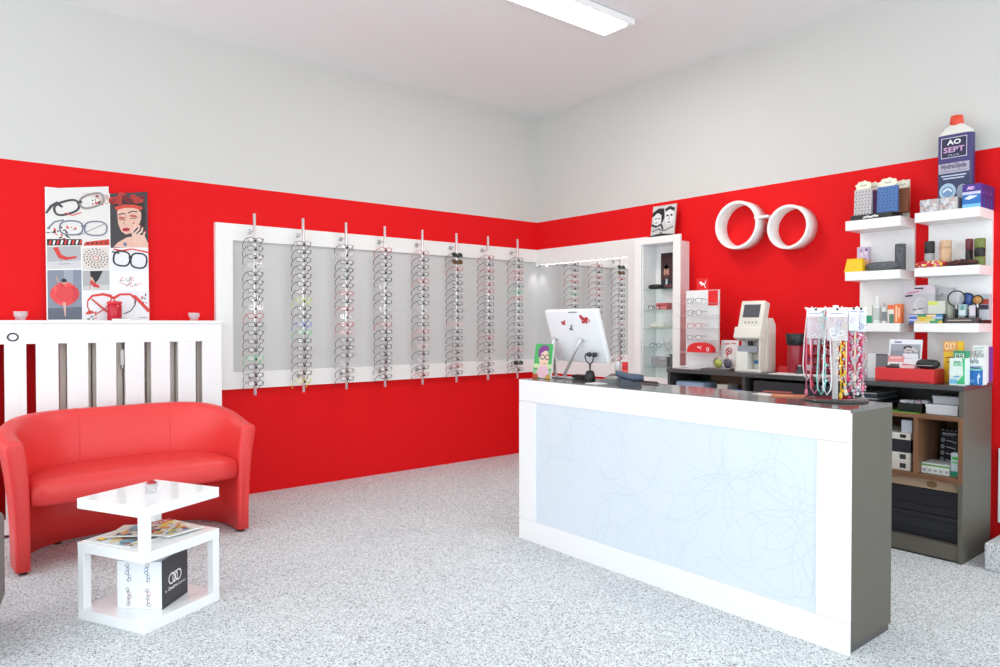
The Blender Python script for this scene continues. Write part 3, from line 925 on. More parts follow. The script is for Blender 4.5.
px_box('display_book', 'dark grey upright book beside the woven box in the cabinet', 'book', 669.5, 672.8, 354, -.17, .10, SHZ[4], col(90, 92, 96), None)
def small_figure(y, label):
    t_ = thing('glass_figurine', label, 'figurine', (-.10, y, SHZ[3] + .0005))
    m = MB(); m.lathe([(.016, 0), (.016, .006), (.006, .014), (.010, .03), (.014, .045), (.008, .06), (.005, .066)], M_steel, 12); m.build('body', t_)
    m = MB(); m.lathe([(.003, .064), (.010, .070), (.012, .078), (.008, .088), (.002, .091)], M_crystal, 12); m.build('head', t_)
small_figure(-1.80, 'small silver figurine in the middle of the fourth glass shelf of the cabinet')
g = spectacle_copy('dark grey', 'clear', 1); g.location = (-.13, -1.725, SHZ[3] + .021); g.rotation_euler = (0, 0, -PI / 2); tag(g, 'dark thin spectacles on the fourth glass shelf of the cabinet', 'spectacles')
g = spectacle_copy('silver', 'clear', 1); g.location = (-.13, -1.89, SHZ[3] + .021); g.rotation_euler = (0, 0, -PI / 2); tag(g, 'silver spectacles right of the figurine on the fourth cabinet shelf', 'spectacles')
g = spectacle_copy('black', 'clear', 0); g.location = (-.17, -1.735, SHZ[1] + .022); g.rotation_euler = (0, 0, -PI / 2); tag(g, 'black spectacles on the second glass shelf of the cabinet', 'spectacles')

# black and white photograph on top of the cabinet
def art_bw(A, w, h):
    k_ = col(30, 30, 32); g_ = col(120, 120, 122); l_ = col(222, 222, 222)
    A.rect(0, 0, w, h, col(200, 200, 198)); A.k = 2
    A.poly([(0, h), (0, .80 * h), (.25 * w, .92 * h), (.5 * w, .9 * h), (.55 * w, .6 * h), (.42 * w, .4 * h), (.40 * w, .7 * h), (.2 * w, .74 * h), (0, .66 * h), (0, h)], k_)
    A.ell(.24 * w, .58 * h, .17 * w, .19 * h, l_); A.k = 3; A.ell(.17 * w, .60 * h, .05 * w, .018 * h, k_); A.ell(.30 * w, .60 * h, .05 * w, .018 * h, k_); A.ell(.2 * w, .47 * h, .06 * w, .02 * h, g_)
    A.k = 3.5; A.ell(.75 * w, .62 * h, .20 * w, .25 * h, l_); A.k = 4; A.stroke([(.56 * w, .83 * h), (.75 * w, .9 * h), (.95 * w, .82 * h)], .10 * h, k_)
    A.ell(.67 * w, .66 * h, .055 * w, .03 * h, k_); A.ell(.84 * w, .66 * h, .055 * w, .03 * h, k_); A.stroke([(.76 * w, .62 * h), (.74 * w, .52 * h), (.78 * w, .51 * h)], .006, g_); A.ell(.75 * w, .44 * h, .08 * w, .022 * h, g_)
    A.k = 5; A.stroke([(.0, .42 * h), (.22 * w, .34 * h), (.42 * w, .40 * h), (.52 * w, .25 * h)], .02, k_); A.stroke([(.05 * w, .2 * h), (.3 * w, .26 * h), (.6 * w, .2 * h), (.95 * w, .3 * h)], .014, g_)
    rd_ = random.Random(6)
    for q in range(14):
        A.k = 5.5 + .05 * q; A.ell(rd_.uniform(.04, .7) * w, rd_.uniform(.08, .34) * h, .03 * w, .014 * h, k_ if q % 3 else l_, rd_.uniform(0, 3), 8)
    A.poly([(0, 0), (w, 0), (w, .07 * h), (.4 * w, .12 * h), (0, .08 * h)], k_)
o = px_box('photo_board', 'black and white photograph of two people on top of the glass-shelf cabinet', 'picture', 650.5, 673.5, 204.5, -.13, .014, 2.16, col(210, 210, 208), art_bw)
o.rotation_euler = (0, math.radians(8), 0)

# ring ornament in the shape of a pair of glasses
ro = thing('spectacle_wall_sign', 'white spectacle-shaped wall sign of two rings on the red end wall', 'wall sign', (0, -2.75, 2.15))
def ring_shell(cy_, cz_, rad_, dep, th):
    m = MB()
    Mx = T(-.002, cy_, cz_) @ Matrix.Rotation(-PI / 2, 4, 'Y')
    m.lathe([(rad_ - th, 0), (rad_, 0), (rad_, dep), (rad_ - th, dep), (rad_ - th, 0)], M_frame, 48, Mx, True, False)
    o = m.build('ring', ro)
    o.data.polygons.foreach_set('use_smooth', [abs((p.normal).x) < .5 for p in o.data.polygons])
    return o
ring_shell(.213, .040, .193, .135, .022); ring_shell(-.225, -.021, .167, .135, .020)
m = MB(); m.box(-.135, -.045, -.062, .055, .070, .090, M_frame, .002); m.build('bridge', ro)

# ------------------------------------------------------------------ wall shelf units
UA = (-3.465, -3.822); UB = (-3.908, -4.270)
def shelf_unit(name, label, yl, yr, zs):
    u = thing(name, label, 'shelf unit', (0, (yl + yr) / 2, 1.00))
    hw = (yl - yr) / 2
    m = MB(); m.box(-.028, -.001, -hw, hw, 0, zs[0][1] - 1.00, M_lacquer, .001); m.build('back_panel', u)
    for z0, z1 in zs:
        m = MB(); m.box(-.255, -.0275, -hw, hw, z0 - 1.00, z1 - 1.00, M_lacquer, .0015); m.build('shelf', u)
    return u
ZA = [(2.038, 2.103), (1.692, 1.752), (1.342, 1.398)]
ZB = [(2.046, 2.106), (1.698, 1.754), (1.342, 1.398)]
shelf_unit('wall_shelf_unit', 'white three-shelf wall unit on the left, topped with dotted pouches', *UA, ZA)
shelf_unit('wall_shelf_unit', 'white three-shelf wall unit on the right, topped with a giant bottle', *UB, ZB)
a1, a2, a3 = [q[1] for q in ZA]; b1, b2, b3 = [q[1] for q in ZB]

# top left shelf: pouches in a black tray
def art_tray(A, w, h):
    A.stroke([(.32 * w, .45 * h), (.42 * w, .62 * h), (.5 * w, .45 * h), (.58 * w, .65 * h), (.68 * w, .5 * h)], .008, col(230, 230, 230)); A.stroke([(.3 * w, .32 * h), (.66 * w, .34 * h)], .004, col(220, 220, 220))
px_box('pouch_tray', 'low black tray holding the dotted spectacle pouches', 'tray', 850.5, 892, 213, -.235, .19, a1, M_black, art_tray, ph=.036)
def pouch(pl, pr, pt, xf, colr, label, flower=True):
    a = onx(pl, pt, xf); b = onx(pr, pt, xf); w = a.y - b.y; zb = a1 + .037; h = (a.z + b.z) / 2 - zb
    t_ = thing('spectacle_pouch', label, 'pouch', (xf + .02, (a.y + b.y) / 2, zb), 0, 'dotted pouches on the top shelf')
    m = MB(); m.prism([(-.02, -w / 2 * .94), (-.02, w / 2 * .94), (.012, w / 2 * .94), (.012, -w / 2 * .94)], 0, .002, colr)
    vs = [(-.02, -w / 2, 0), (-.02, w / 2, 0), (.016, w / 2, 0), (.016, -w / 2, 0), (-.010, -w / 2, h), (-.010, w / 2, h), (.008, w / 2, h), (.008, -w / 2, h)]
    m.add(vs, [(0, 1, 5, 4), (1, 2, 6, 5), (2, 3, 7, 6), (3, 0, 4, 7), (4, 5, 6, 7), (3, 2, 1, 0)], colr)
    A = Art(m, (-.02, w / 2, 0), (0, -1, 0), Vector((.010, 0, h)) / h)
    for i in range(5):
        for j in range(8):
            A.k = 1; A.ell((i + .5 + .25 * (j % 2)) * w / 5.4, (j + .5) * h / 8.4, .0042, .0042, col(46, 46, 60), 0, 6)
    m.build('fabric_bag', t_)
    if flower:
        m = MB(); 
        pts = []
        for i in range(36):
            a_ = 2 * PI * i / 36; r_ = 1 + .09 * math.sin(8 * a_)
            pts.append((w * .46 * r_ * math.cos(a_), .034 * r_ * math.sin(a_)))
        m.prism(pts, -.002, .002, col(238, 234, 214), T(-.003, 0, h + .022) @ Matrix.Rotation(PI / 2, 4, 'Z') @ Matrix.Rotation(PI / 2, 4, 'X'))
        A = Art(m, (-.005, 0, h + .022), (0, -1, 0), (0, 0, 1)); A.stroke([(-.02, 0), (-.008, .009), (0, -.004), (.012, .008), (.022, .0)], .004, col(70, 64, 60))
        m.build('paper_flower', t_)
    return t_
pouch(854, 871, 189, -.20, col(196, 190, 192, .9), 'pale grey dotted pouch with a white paper flower, leftmost on the black tray')
pouch(866, 880, 190, -.14, col(120, 76, 130, .9), 'purple dotted pouch half hidden between the grey and blue pouches')
pouch(877, 897, 186, -.20, col(84, 120, 176, .9), 'blue dotted pouch with a white paper flower on the black tray')
pouch(895, 908, 188, -.13, col(140, 84, 54, .9), 'brown dotted pouch at the right of the black tray')
def art_backcard(A, w, h):
    A.ell(.80 * w, .95 * h, .05 * w, .02 * h, col(40, 40, 44)); A.stroke([(.2 * w, .93 * h), (.6 * w, .95 * h)], .006, col(120, 120, 120))
px_box('display_card', 'white upright card behind the dotted pouches', 'card', 893, 910, 180.5, -.075, .006, a1, col(226, 222, 210), art_backcard, bev=.001)

# middle left shelf
yw = col(246, 196, 16, .5)
t_ = thing('spectacle_case', 'yellow folding spectacle case at the left end of the middle shelf', 'spectacle case', (-.205, -3.513, a2 + .0005))
m = MB(); vs = [(-.035, -.062, 0), (.035, -.062, 0), (.035, .062, 0), (-.035, .062, 0), (-.018, -.050, .083), (.022, -.050, .083), (.022, .050, .083), (-.018, .050, .083)]
m.add(vs, [(0, 1, 5, 4), (1, 2, 6, 5), (2, 3, 7, 6), (3, 0, 4, 7), (4, 5, 6, 7), (3, 2, 1, 0)], yw); m.build('body', t_)
m = MB(); m.box(-.020, .024, -.052, .052, .0825, .092, yw, .003); m.build('lid', t_)
def art_lilac(A, w, h):
    rd_ = random.Random(2)
    for q in range(14): A.k = 1 + .05 * q; A.ell(rd_.uniform(.12, .88) * w, rd_.uniform(.1, .92) * h, .010, .008, rd_.choice([col(92, 64, 130), col(150, 120, 176), col(232, 222, 236)]), rd_.uniform(0, 3), 8)
px_box('spectacle_box', 'upright lilac patterned box behind the yellow case', 'box', 857, 868, 247, -.12, .05, a2, col(206, 190, 214), art_lilac)
soft_case('spectacle_case', 'charcoal felt case lying on the middle shelf of the left unit', 'spectacle case', -3.575, -3.785, -.215, .065, a2, .062, M_fabric_g)
px_cyl('round_case', 'upright charcoal felt cylinder case on the middle shelf of the left unit', 'spectacle case', 894.5, 906.5, 244, -.12, a2, [('body', 0, .9, M_fabric_g, 1), ('lid', .9, 1, M_fabric_g, 1.01)])
px_box('spectacle_box', 'small peach box between the yellow case and the felt case', 'box', 863.5, 868, 259.5, -.16, .04, a2, col(222, 170, 140), None)

# bottom left shelf
def bottle(name, label, cat, pl, pr, pt, xc, zb, body, capm, neck=.78, group=None, band=None, segs=20):
    a = onx(pl, pt, xc); b = onx(pr, pt, xc); r_ = (a.y - b.y) * .44; h = (a.z + b.z) / 2 - zb
    t_ = thing(name, label, cat, (xc, (a.y + b.y) / 2, zb + .0005), 0, group)
    m = MB(); m.lathe([(r_ * .92, 0), (r_, .004), (r_, h * neck * .88), (r_ * .8, h * neck * .95), (r_ * .42, h * neck)], body, segs); m.build('body', t_)
    m = MB(); m.lathe([(r_ * .45, h * neck), (r_ * .45, h * .92), (r_ * .3, h)], capm, segs); m.build('cap', t_)
    if band:
        m = MB(); m.lathe([(r_ * 1.01, h * .12), (r_ * 1.012, h * .13), (r_ * 1.012, h * .55), (r_ * 1.01, h * .56)], band, segs, closed=False); m.build('paper_label', t_)
    return t_
px_box('eye_drops_box', 'small white and green box at the left of the bottom left shelf', 'box', 862, 872, 305, -.20, .05, a3, col(226, 226, 218), lambda A, w, h: A.rect(0, 0, w, .42 * h, col(32, 146, 104)))
bottle('spray_bottle', 'clear lens cleaner spray bottle on the bottom shelf of the left unit', 'bottle', 872.5, 881, 296, -.18, a3, mat('frosted_plastic', (.72, .74, .72), .3), col(236, 236, 236), .72, None, col(196, 200, 196))
bottle('spray_bottle', 'small white spray bottle left of the orange boxes', 'bottle', 881.5, 887, 303, -.18, a3, col(216, 216, 214), col(170, 172, 176), .8, None, col(120, 126, 132))
px_box('eye_drops_box', 'orange and white box on the bottom shelf, the left one of two', 'box', 887.5, 894, 305, -.17, .05, a3, col(236, 226, 218), lambda A, w, h: (A.rect(0, .75 * h, w, h, col(232, 110, 60)), A.rect(.3 * w, 0, w, .5 * h, col(84, 130, 112))))
px_box('eye_drops_box', 'orange box on the bottom shelf at the right end of the left unit', 'box', 894.3, 901, 304, -.17, .05, a3, col(238, 120, 56), lambda A, w, h: (A.rect(.2 * w, .1 * h, .45 * w, .9 * h, col(246, 200, 170)), A.rect(.6 * w, .3 * h, .8 * w, .8 * h, col(246, 214, 190))))

# top right shelf
def giant_bottle():
    t_ = thing('display_bottle', 'oversized contact lens solution bottle with a red cap on top of the right shelf unit', 'bottle', (-.12, -4.098, b1 + .0005))
    blue = col(62, 56, 110, .4); dark = col(44, 52, 92, .4)
    w, d = .165, .042
    a = onx(938, 150, -.15); b = onx(973, 150, -.15)
    w = (a.y - b.y) / 2
    zt = onx(955, 115, -.15).z - b1
    zs = zt * .80
    def oval(z, fx, fy): return [Vector((d * fx * math.cos(q), w * fy * math.sin(q), z)) for q in [2 * PI * i / 32 for i in range(32)]]
    def shape(q, p=.55):
        return math.copysign(abs(q) ** p, q)
    def rr(z, fx, fy): return [Vector((d * fx * shape(math.cos(q)), w * fy * shape(math.sin(q)), z)) for q in [2 * PI * i / 36 for i in range(36)]]
    m = MB(); m.sweep([rr(0, .9, .97), rr(.01, 1, 1), rr(zs, 1, 1), rr(zs * 1.04, .96, .93), rr(zt * .88, .85, .62), rr(zt * .905, .7, .40)], col(226, 222, 214, .35)); m.build('bottle_body', t_)
    m = MB(); m.sweep([oval(zt * .895, .78, .36), oval(zt * .905, .86, .40), oval(zt * .985, .80, .37), oval(zt, .66, .31)], col(222, 72, 44, .4)); m.build('red_cap', t_)
    m = MB(); m.sweep([rr(.012, 1.012, 1.012), rr(zs * .999, 1.012, 1.012)], blue, True, False)
    A = Art(m, (-d * 1.014, w, 0), (0, -1, 0), (0, 0, 1)); W2 = 2 * w
    H2 = zs
    A.rect(.06 * W2, .012, .94 * W2, .50 * H2, dark); A.rect(.06 * W2, .50 * H2, .94 * W2, .63 * H2, col(176, 172, 186)); A.k = 2
    A.rect(.06 * W2, .63 * H2, .94 * W2, .985 * H2, col(66, 56, 116)); A.k = 3; A.rect(.14 * W2, .70 * H2, .86 * W2, .955 * H2, col(36, 34, 70))
    fr_ = col(206, 202, 214); A.stroke([(.14 * W2, .70 * H2), (.86 * W2, .70 * H2), (.86 * W2, .955 * H2), (.14 * W2, .955 * H2)], .006, fr_, True)
    A.k = 4; A.text('AO', .5 * W2, .868 * H2, .030, col(238, 238, 240), .40 * W2, .03); A.text('SEPT', .5 * W2, .768 * H2, .033, col(212, 166, 206), .60 * W2, .02); A.text('PLUS', .5 * W2, .720 * H2, .011, col(190, 200, 226), .30 * W2)
    A.text('HydraGlyde', .5 * W2, .56 * H2, .030, col(70, 44, 96), .72 * W2, .02); A.stroke([(.12 * W2, .525 * H2), (.88 * W2, .525 * H2)], .004, col(130, 120, 150))
    A.stroke([(.14 * W2, .465 * H2), (.86 * W2, .465 * H2)], .008, col(196, 206, 224)); A.stroke([(.2 * W2, .43 * H2), (.8 * W2, .43 * H2)], .008, col(196, 206, 224))
    A.ell(.33 * W2, .26 * H2, .24 * W2, .11 * H2, col(170, 196, 216)); A.ell(.33 * W2, .26 * H2, .17 * W2, .07 * H2, col(120, 150, 190)); A.ell(.75 * W2, .24 * H2, .16 * W2, .10 * H2, col(150, 160, 178)); A.stroke([(.2 * W2, .26 * H2), (.33 * W2, .30 * H2), (.46 * W2, .26 * H2)], .012, col(220, 232, 240))
    m.build('printed_sleeve', t_)
giant_bottle()
def art_foil(A, w, h):
    rd_ = random.Random(9)
    for q in range(24): A.k = 1 + .03 * q; A.ell(rd_.uniform(.08, .92) * w, rd_.uniform(.12, .88) * h, .014, .009, rd_.choice([col(214, 214, 216), col(150, 152, 160), col(190, 196, 206), col(206, 170, 160)]), rd_.uniform(0, 3), 8)
px_box('gift_box', 'silver patterned gift box, left one of two on the top right shelf', 'box', 920, 939, 199.5, -.24, .08, b1, col(178, 178, 180, .3), art_foil)
px_box('gift_box', 'silver patterned gift box touching the giant bottle foot, right one of two', 'box', 939.4, 957.5, 197.5, -.24, .08, b1, col(190, 188, 186, .3), art_foil)
def art_sol(A, w, h):
    A.rect(0, 0, w, .62 * h, col(34, 110, 190)); A.k = 2; A.rect(0, .62 * h, w, h, col(74, 44, 140)); A.rect(0, .56 * h, w, .68 * h, col(206, 206, 230))
    A.k = 3; A.poly([(.1 * w, .40 * h), (.4 * w, .52 * h), (.85 * w, .48 * h), (.6 * w, .40 * h), (.35 * w, .34 * h)], col(226, 238, 246)); A.ell(.45 * w, .84 * h, .13 * w, .07 * h, col(206, 120, 200)); A.rect(0, 0, w, .16 * h, col(120, 190, 226)); A.text('AO', .45 * w, .76 * h, .02, col(240, 226, 246))
px_box('solution_box', 'blue and purple lens solution box, front one of four on the top right shelf', 'box', 962.5, 981, 184, -.235, .05, b1, col(74, 44, 140), art_sol, 'purple lens solution boxes')
for k, (pl, pr, pt, x_) in enumerate(((970, 985, 185, -.18), (976, 988.5, 186, -.128), (982, 992, 187.5, -.076))):
    px_box('solution_box', ['purple lens solution box directly behind the nearest blue and purple one', 'purple lens solution box, third in the row beside the giant bottle', 'purple lens solution box closest to the wall in the row of four'][k],
           'box', pl, pr, pt, x_, .048, b1, col(82, 44, 120), lambda A, w, h: (A.rect(.1 * w, .6 * h, .95 * w, .7 * h, col(196, 186, 220)), A.rect(0, 0, w, .4 * h, col(40, 96, 170))), 'purple lens solution boxes')

# middle right shelf
px_cyl('round_case', 'black and grey cylinder case on the middle shelf of the right unit', 'spectacle case', 924, 935.5, 241.5, -.15, b2, [('body', 0, .55, col(168, 168, 168), 1), ('lid', .55, 1, col(38, 38, 40), 1.01)])
px_cyl('round_case', 'pale wood cylinder case on the middle shelf of the right unit', 'spectacle case', 939, 952.5, 240.5, -.15, b2, [('body', 0, .7, M_pale_wood, 1), ('lid', .7, 1, M_pale_wood, 1.005)])
px_cyl('round_case', 'maroon and black cylinder case left of the olive one', 'spectacle case', 965, 974, 239, -.11, b2, [('body', 0, .6, col(40, 34, 36), 1), ('lid', .6, 1, col(122, 58, 68), 1.01)])
px_cyl('round_case', 'olive green cylinder case with a black band at the right end of the middle shelf', 'spectacle case', 973.5, 986.5, 238.5, -.15, b2, [('body', 0, .33, col(110, 122, 58), 1), ('black_band', .33, .65, col(34, 34, 32), 1.005), ('lid', .65, 1, col(116, 128, 62), 1.01)])
def lumpy(name, label, cat, y0, y1, xf, dep, zb, h, base, inkset, seed):
    rd_ = random.Random(seed); mb_ = MB(); w = abs(y0 - y1); rings = []; n_ = 12
    for i in range(13):
        f = i / 12; s = max(.25, (1 - abs(2 * f - 1) ** 3)) ** .5 * rd_.uniform(.85, 1.1)
        rings.append([Vector((dep / 2 * s * math.cos(a), -w / 2 + w * f, max(0.0, h * .42 + h * .5 * s * rd_.uniform(.85, 1.1) * math.sin(a)))) for a in [2 * PI * j / n_ for j in range(n_)]])
    mb_.sweep(rings, base)
    A = Art(mb_, (-dep / 2 * .55, w / 2, h * .8), (0, -1, 0), Vector((.55, 0, .35)).normalized())
    o = mb_.build(name); o.location = (xf + dep / 2, (y0 + y1) / 2, zb + .0005)
    me = o.data
    for m_ in inkset: me.materials.append(m_)
    for p in me.polygons:
        if rd_.random() < .62 and len(p.vertices) == 4: p.material_index = rd_.randint(0, len(inkset))
    return tag(o, label, cat)
lumpy('fabric_pouch', 'red and yellow patterned fabric pouch at the front of the middle right shelf', 'pouch', -3.905, -4.075, -.25, .09, b2, .05, col(196, 50, 60, .9), [col(236, 206, 90, .9), col(226, 120, 150, .9), col(240, 226, 190, .9)], 5)
lumpy('fabric_pouch', 'dark brown fabric pouch at the front of the middle right shelf', 'pouch', -4.085, -4.245, -.25, .085, b2, .045, col(62, 40, 38, .9), [col(84, 52, 46, .9), col(110, 54, 50, .9)], 6)

# bottom right shelf
def art_pack(A, w, h):
    A.rect(0, .78 * h, w, h, col(216, 206, 216)); A.k = 2; A.rect(.36 * w, .90 * h, .64 * w, .94 * h, col(70, 50, 60)); A.stroke([(.12 * w, .80 * h), (.5 * w, .84 * h)], .008, col(206, 90, 130)); A.stroke([(.06 * w, .72 * h), (.3 * w, .74 * h)], .012, col(60, 50, 70))
    A.k = 3; A.poly([(.55 * w, .74 * h), (.75 * w, .45 * h), (.85 * w, .15 * h), (.2 * w, .15 * h), (.3 * w, .45 * h)], col(208, 206, 210)); A.stroke([(.3 * w, .36 * h), (.74 * w, .40 * h)], .008, col(120, 116, 128)); A.ell(.5 * w, .24 * h, .16 * w, .09 * h, col(244, 238, 230)); A.ring(.55 * w, .5 * h, .18 * w, .16 * h, .005, col(236, 236, 240))
px_box('blister_pack', 'clear hanging pack with a pale lilac header between the two shelf units', 'packaging', 903.5, 935, 285.5, -.115, .03, b3, col(196, 192, 198, .3), art_pack)
def art_pack2(A, w, h):
    A.rect(0, .82 * h, w, h, col(200, 200, 202)); A.k = 2; rd_ = random.Random(12)
    for q in range(14): A.k = 2 + .04 * q; A.ell(rd_.uniform(.1, .9) * w, rd_.uniform(.1, .8) * h, .016, .010, rd_.choice([col(226, 226, 228), col(150, 150, 156), col(176, 178, 180)]), rd_.uniform(0, 3), 8)
px_box('blister_pack', 'grey clear pack behind the white and lime box', 'packaging', 934, 953.5, 288, -.07, .03, b3, col(176, 176, 178, .3), art_pack2)
px_box('lens_box', 'white box with a lime green label above the colourful tray', 'box', 928, 945.5, 301, -.17, .05, b3, col(222, 224, 210), lambda A, w, h: (A.rect(0, .82 * h, .55 * w, .98 * h, col(216, 226, 96)), A.rect(.1 * w, .3 * h, .8 * w, .5 * h, col(236, 236, 226))))
px_box('lens_box', 'grey-green upright box left of the magnifiers', 'box', 945.8, 953, 301.5, -.17, .05, b3, col(150, 154, 140), lambda A, w, h: A.rect(.3 * w, .1 * h, .7 * w, .9 * h, col(176, 180, 166)))
def art_mosaic(A, w, h):
    c_ = [col(226, 190, 60), col(60, 96, 180), col(214, 96, 76), col(60, 150, 110), col(206, 214, 130), col(50, 140, 190), col(176, 186, 220), col(236, 210, 150)]
    rd_ = random.Random(1); y = .02 * h
    for r_ in range(4):
        x = .0
        while x < w * .98:
            q = min(w - x, rd_.uniform(.14, .32) * w); A.k = 1; A.rect(x, y, x + q, y + .22 * h, rd_.choice(c_)); x += q
        y += .23 * h
px_box('case_tray', 'multicoloured box of contact lens cases with a dark lid', 'box', 909, 942.5, 314, -.25, .07, b3, col(60, 70, 90), art_mosaic)
px_box('magnifier_stand', 'flat dark brown stand holding the magnifying glasses', 'stand', 944.5, 976, 318, -.25, .10, b3, col(74, 66, 68), lambda A, w, h: A.stroke([(.1 * w, .55 * h), (.85 * w, .55 * h)], .006, col(190, 176, 160)))
STZ = b3 + .045
def magnifier(px, py, r_, label, xx=-.20, lens=None):
    c = onx(px, py, xx)
    t_ = thing('magnifying_glass', label, 'magnifying glass', (xx, c.y, STZ - .01), 0, 'magnifying glasses on the shelf stand')
    zc = c.z - STZ + .01
    m = MB(); m.tube([(0, r_ * math.cos(a), zc + r_ * math.sin(a)) for a in [2 * PI * i / 26 for i in range(26)]], .0042, M_black, 6, True); m.build('rim', t_)
    m = MB(); m.lathe([(.002, -.003), (r_ * .96, -.001), (r_ * .96, .001), (.002, .003)], lens or M_crystal, 24, T(0, 0, zc) @ Matrix.Rotation(PI / 2, 4, 'Y')); m.build('lens', t_)
    m = MB(); m.cyl((0, 0, 0), .010, 0, max(.02, zc - r_ - .018), M_black, 12); m.cyl((0, 0, 0), .006, max(.02, zc - r_ - .02), zc - r_ + .004, M_silver, 10); m.build('handle', t_)
magnifier(956.5, 298.5, .048, 'largest magnifying glass with a clear lens, leftmost on the dark stand', -.20)
magnifier(967, 299.5, .040, 'magnifying glass with a blue patterned lens in the middle of the dark stand', -.17, col(70, 96, 170, .1))
magnifier(977.5, 300, .028, 'small magnifying glass with an orange tinted lens, rightmost on the dark stand', -.18, col(196, 140, 80, .1))
for k, (pl, pr, pt) in enumerate(((958.5, 966, 304.5), (969, 974, 305.5))):
    px_box('cleaner_bottle', ['pale teal lens cleaner pack between the magnifier handles', 'white and lilac lens cleaner pack on the dark stand'][k], 'bottle', pl, pr, pt, -.235, .03, b3 + .045, col(160, 190, 194) if k == 0 else col(210, 206, 216),
           None if k else (lambda A, w, h: (A.rect(.1 * w, .1 * h, .9 * w, .5 * h, col(210, 222, 226)), A.rect(.3 * w, .5 * h, .7 * w, .9 * h, col(96, 150, 156)))))
def art_stripe(A, w, h):
    A.rect(0, .60 * h, w, .80 * h, col(190, 70, 60)); A.rect(0, .80 * h, w, .95 * h, col(186, 200, 206)); A.rect(0, .40 * h, w, .58 * h, col(70, 60, 90)); A.rect(.0, 0, w, .38 * h, col(214, 214, 222)); A.k = 2; A.ell(.5 * w, .26 * h, .2 * w, .07 * h, col(90, 60, 90)); A.ell(.25 * w, .44 * h, .1 * w, .05 * h, col(200, 180, 60))
px_box('frame_box', 'box with red and dark stripes at the right end of the bottom right shelf', 'box', 975, 989, 294, -.10, .06, b3 + .021, col(206, 206, 214), art_stripe)
px_box('black_tray', 'flat black tray under the striped box at the shelf end', 'tray', 977, 982.5, 320, -.20, .165, b3, M_black, None, ph=.020)

# ------------------------------------------------------------------ back counter
ZCT = 1.036
bc = thing('back_counter', 'grey back counter with open walnut compartments along the red end wall', 'counter', (-.2875, -3.25, 0))
def by(y): return y + 3.25
def bx(x): return x + .2875
YB0, YB1 = -2.20, -4.295
m = MB(); m.box(bx(-.58), bx(-.085), by(YB1) - .004, by(YB0) + .006, ZCT - .030, ZCT, M_back_top, .002); m.build('worktop', bc)
for y0, y1, mm in ((YB1, YB1 + .024, M_anth), (YB0 - .025, YB0, M_anth_d), (-2.895, -2.870, M_anth_d), (-3.64, -3.615, M_anth_d)):
    m = MB(); m.box(bx(-.572), bx(-.090), by(y0), by(y1), .0, ZCT - .030, mm, .0015); m.build('upright_panel', bc)
m = MB(); m.box(bx(-.104), bx(-.092), by(YB1 + .025), by(YB0 - .026), .05, ZCT - .033, M_anth_d); m.build('back_panel', bc)
m = MB(); m.box(bx(-.566), bx(-.105), by(YB1 + .025), by(-3.614), .012, .10, M_anth, .001); m.build('bottom_board', bc)
m = MB(); m.box(bx(-.566), bx(-.105), by(-3.641), by(YB0 - .026), .012, .10, M_anth_d, .001); m.build('bottom_board', bc)
m = MB(); m.box(bx(-.555), bx(-.11), by(YB1 + .03), by(YB0 - .03), 0.0, .0115, M_black); m.build('plinth', bc)
# walnut insert of the right-hand bay
YW0, YW1 = -3.614, YB1 + .025
ZSH = .852; ZLO = .493
m = MB(); m.box(bx(-.571), bx(-.105), by(YW1), by(YW0), ZSH - .026, ZSH, M_walnut, .001); m.build('walnut_shelf', bc)
m = MB(); m.box(bx(-.571), bx(-.105), by(YW1), by(YW0), ZLO - .028, ZLO, M_walnut, .001); m.build('walnut_shelf', bc)
yd = onx(915.5, 450, -.57).y
for y in (yd,):
    m = MB(); m.box(bx(-.570), bx(-.105), by(y - .013), by(y + .013), ZLO, ZSH - .026, M_walnut_v, .001); m.build('walnut_divider', bc)
m = MB(); m.box(bx(-.5735), bx(-.5722), by(YB1 + .0), by(YB1 + .0255), ZLO - .028, ZSH + .0, M_walnut_v, .001); m.build('walnut_stile', bc)
m = MB(); m.box(bx(-.112), bx(-.1055), by(YW1), by(YW0), ZLO, ZSH - .026, M_walnut); m.build('walnut_back', bc)
# left bays: shelf, walnut back and dark drawer fronts
m = MB(); m.box(bx(-.560), bx(-.105), by(-2.869), by(YB0 - .026), .80, .818, M_anth_d); m.build('inner_shelf', bc)
m = MB(); m.box(bx(-.30), bx(-.285), by(-2.869), by(-2.42), .818, ZCT - .033, M_walnut); m.build('walnut_back', bc)
for z0, z1 in ((.78, .985), (.56, .765), (.34, .545), (.12, .325)):
    m = MB(); m.box(bx(-.560), bx(-.12), by(-3.610), by(-2.955), z0, z1, mat('dark_drawer', (.03, .032, .038), .35), .003)
    d = m.build('drawer', bc)
    m = MB(); m.box(bx(-.572), bx(-.559), by(-3.36), by(-3.20), (z0 + z1) / 2 - .006, (z0 + z1) / 2 + .006, M_steel, .002); m.build('pull_handle', d)

